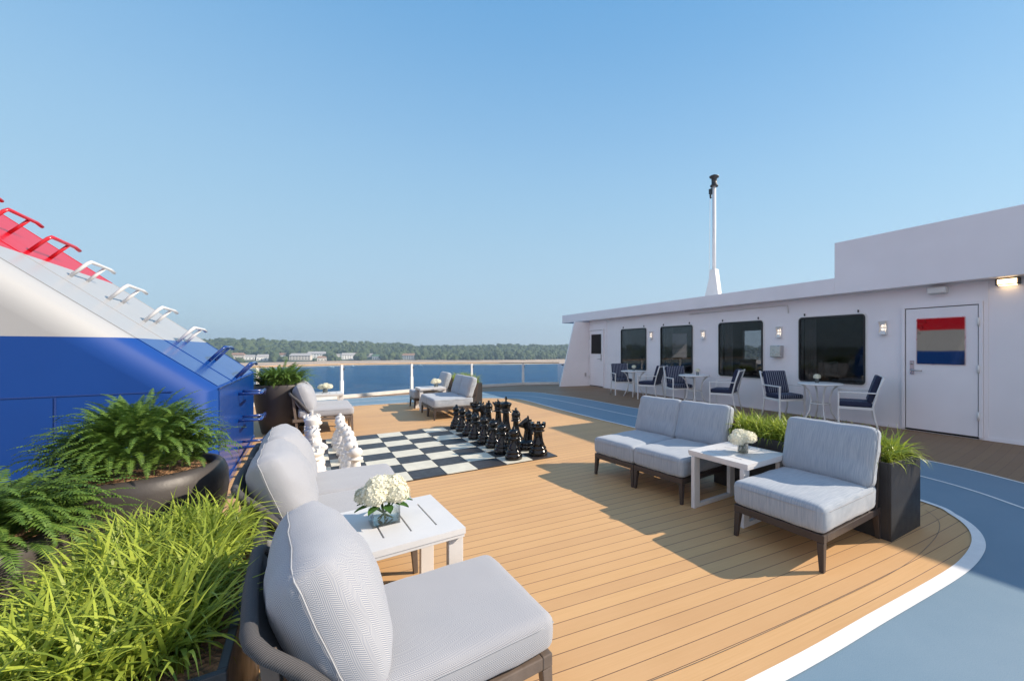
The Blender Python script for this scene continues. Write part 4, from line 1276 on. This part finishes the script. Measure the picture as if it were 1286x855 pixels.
for k in range(15000):
    az = rnd.uniform(R(-62), R(12)) if k < 12500 else rnd.uniform(AZ0, AZ1)
    q = 58+rnd.random()**.9*300
    if q < 80 and (noise.noise(Vector((az*40, 2, 0))) > .15): continue
    p = ter(az, q); r = (2.2+4.6*rnd.random()**1.4)*(1 if q > 70 else .7)
    bad = False
    for hp_, haz, w_, kd, hpx in hpos:
        dd = hp_.length-0
        if abs(az-haz) < R(.55)*(w_/14)+.002 and (p.xy.length < hp_.xy.length+10): 
            if p.xy.length > hp_.xy.length-60: bad = True; break
    if bad: continue
    sc = Vector((r*rnd.uniform(.8,1.2), r*rnd.uniform(.8,1.2), r*rnd.uniform(.9,1.5)))
    c = p+Vector((0,0,sc.z*.55))
    rot = Matrix.Rotation(rnd.uniform(0, 6), 3, 'Z')
    mb.add([c+Vector(((rot@v).x*sc.x*rnd.uniform(.75,1.25), (rot@v).y*sc.y*rnd.uniform(.75,1.25), (rot@v).z*sc.z*rnd.uniform(.8,1.2))) for v in ico], icf, 0, False)
tag(mb.build('forest', M['forest']), 'dense green woodland covering the low hills across the water', 'forest', kind='stuff')
# houses
M['h_white'] = plain('house_render', (.88,.88,.86), .8, var=.1); M['h_cream'] = plain('cream_render', (.74,.68,.60), .8, var=.1)
M['h_roof'] = plain('shingle_roof', (.42,.41,.40), .85, var=.3); M['h_roof2'] = plain('brown_roof', (.33,.20,.13), .85, var=.2); M['h_roofg'] = plain('green_roof', (.10,.19,.12), .8, var=.2)
names = ['leftmost house on the far shore, half behind the funnel slope','second small white house from the left on the far shore','white shore house above the two blue rungs','isolated white house on the wooded slope','long cream house with many windows near the middle of the far shore','tall white house behind the long cream one','low cream annexe in front of the tall white house','tiny white house high among the trees above the railing post','wide white house on the shore just right of the railing post','small cream house up among the trees','narrow white house near the low green hut','green-roofed low building by the beach','rightmost white house on the far shore, alone among trees']
for i, (p, az, wpx, kind, px) in enumerate(hpos):
    D = p.y; w = wpx/FP*D*.85; dpt = w*.55; hh = min(6.5, 2.6+w*.2)
    t = thing('shore_house', names[i], 'house', p+Vector((0,0,-.5)), -az+rnd.uniform(-.3,.3), 'houses on the far shore')
    b = MB(); b.box(-w/2, w/2, -dpt/2, dpt/2, 0, hh); b.build('wall', M['h_cream'] if kind == 'cream' else M['h_white'], t)
    r = MB(); e = .5; rh = min(3.2, dpt*.35)
    r.add([(-w/2-e,-dpt/2-e,hh+.02),(w/2+e,-dpt/2-e,hh+.02),(w/2+e,dpt/2+e,hh+.02),(-w/2-e,dpt/2+e,hh+.02),(-w/2+(0 if i % 2 else 1.5),0,hh+rh),(w/2-(0 if i % 2 else 1.5),0,hh+rh)], [(0,1,5,4),(2,3,4,5),(1,2,5),(3,0,4),(0,3,2,1)])
    r.build('roof', M['h_roofg'] if kind == 'green' else (M['h_roof2'] if i % 3 == 0 else M['h_roof']), t)
    nw = max(2, int(w/3.2))
    for fl in range(1 if hh < 6 else 2):
        for k in range(nw):
            x = -w/2+w*(k+.5)/nw
            wi_ = MB(); wi_.box(x-.55, x+.55, -dpt/2-.06, -dpt/2-.005, 1.2+2.9*fl, 2.6+2.9*fl); wi_.build('window', M['house_pane'], t)
# boats
bp = [(416,461.5,'small white motor boat moored off the beach, the left one'),(443,460.5,'small white boat moored off the beach, just right of the railing post'),(528,459.5,'tiny white boat off the beach near the centre of the bay')]
for px, py, lb in bp:
    Y = FP*(HC-SEA)/(py-HY); p = Vector(((px-CX)*Y/FP, Y, SEA))
    t = thing('motor_boat', lb, 'boat', p, R(rnd.uniform(-20, 20)), 'boats moored off the beach')
    b = MB(); st = [(-2.6,.85,.0),(-1,1.0,0),(.8,.9,0),(2.2,.45,.1),(3.1,.02,.25)]
    vs = []
    for x, w, k in st: vs += [(x,-w,.9+k),(x,-w*.6,-.2),(x,w*.6,-.2),(x,w,.9+k)]
    fs = [(0,1,2,3)]
    for j in range(4):
        for q in range(3): fs.append((j*4+q, (j+1)*4+q, (j+1)*4+q+1, j*4+q+1))
        fs.append((j*4+3, (j+1)*4+3, (j+1)*4, j*4))
    b.add(vs, fs); b.build('hull', M['white_gloss'], t)
    b = MB(); b.add([(-1.0,-.6,.92),(.9,-.55,.92),(.9,.55,.92),(-1.0,.6,.92),(-.8,-.5,1.9),(.3,-.45,1.9),(.3,.45,1.9),(-.8,.5,1.9)], [(0,3,2,1),(4,5,6,7),(0,1,5,4),(1,2,6,5),(2,3,7,6),(3,0,4,7)]); b.build('cabin', M['white_gloss'], t)

# ------------------------------------------------------------------ light air haze
hm = bpy.data.materials.new('pale_haze'); hm.use_nodes = True; hn = hm.node_tree; hn.nodes.remove(hn.nodes['Principled BSDF'])
pv = hn.nodes.new('ShaderNodeVolumePrincipled'); pv.inputs['Color'].default_value = (.58,.74,.92,1); pv.inputs['Density'].default_value = .00052; pv.inputs['Anisotropy'].default_value = .3
hn.links.new(pv.outputs[0], hn.nodes['Material Output'].inputs['Volume'])
mb = MB(); mb.box(-1150, 1150, -1150, 1250, SEA-1.5, 50); tag(mb.build('haze', hm), kind='stuff')

# ------------------------------------------------------------------ light, sky, camera
EL, AZS = 32, 6
sun = bpy.data.lights.new('sun', 'SUN'); sun.energy = 4.6; sun.angle = R(.53); sun.color = (1, .86, .70)
so = bpy.data.objects.new('sun', sun); col.objects.link(so)
dv = Vector((math.cos(R(EL))*math.cos(R(AZS)), math.cos(R(EL))*math.sin(R(AZS)), math.sin(R(EL))))
so.rotation_euler = dv.to_track_quat('Z', 'Y').to_euler(); so.location = dv*60
wd_ = bpy.data.worlds.new('World'); scene.world = wd_; wd_.use_nodes = True
nt = wd_.node_tree; bg = nt.nodes['Background']
sky = nt.nodes.new('ShaderNodeTexSky'); sky.sky_type = 'NISHITA'; sky.sun_disc = False
sky.sun_elevation = R(EL); sky.sun_rotation = R(90-AZS); sky.air_density = 1.0; sky.dust_density = 0.3; sky.ozone_density = 3.0; sky.altitude = 0
tc = nt.nodes.new('ShaderNodeTexCoord'); sx_ = nt.nodes.new('ShaderNodeSeparateXYZ'); nt.links.new(tc.outputs['Generated'], sx_.inputs[0])
zz = math_(nt, 'MAXIMUM', sx_.outputs[2], 0.0)
tint = nt.nodes.new('ShaderNodeMix'); tint.data_type = 'RGBA'; tint.blend_type = 'MULTIPLY'; tint.inputs[0].default_value = 1
nt.links.new(sky.outputs[0], tint.inputs[6]); tint.inputs[7].default_value = (1.0, 1.5, 1.5, 1)
cr = nt.nodes.new('ShaderNodeValToRGB'); cr.color_ramp.interpolation = 'B_SPLINE'     # summer haze: pale near the horizon, blue above
els = [(0,(.43,.51,.63)),(.08,(.425,.535,.66)),(.17,(.42,.575,.70)),(.30,(.355,.56,.735)),(.44,(.28,.50,.745)),(.62,(.155,.385,.69)),(.8,(.11,.33,.65)),(1,(.10,.30,.62))]
while len(cr.color_ramp.elements) < len(els): cr.color_ramp.elements.new(.5)
for e, (p_, c_) in zip(cr.color_ramp.elements, els): e.position = p_; e.color = (*c_, 1)
nt.links.new(zz, cr.inputs[0])
sc_ = nt.nodes.new('ShaderNodeVectorMath'); sc_.operation = 'SCALE'; sc_.inputs['Scale'].default_value = 1.0/(1.42*.13)
nt.links.new(cr.outputs[0], sc_.inputs[0])
bk = ramp(nt, sx_.outputs[1], -.15, -.75)                              # pale glow added to the unseen sky behind the viewer, lifting the shaded wall
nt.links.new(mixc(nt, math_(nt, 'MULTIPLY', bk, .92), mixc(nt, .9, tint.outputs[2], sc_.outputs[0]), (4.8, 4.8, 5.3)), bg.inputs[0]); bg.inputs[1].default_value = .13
cam = bpy.data.cameras.new('camera'); co_ = bpy.data.objects.new('camera', cam); col.objects.link(co_)
cam.sensor_width = 36; cam.sensor_fit = 'HORIZONTAL'; cam.lens = FP/1286*36
cam.shift_x = -(CX-643)/1286; cam.shift_y = (HY-427.5)/1286
cam.clip_start = .05; cam.clip_end = 20000
co_.location = (0, 0, HC); co_.rotation_euler = (R(90), 0, 0)
scene.camera = co_
scene.view_settings.view_transform = 'Standard'; scene.view_settings.look = 'None'
scene.view_settings.exposure = 0.60; scene.view_settings.gamma = 1
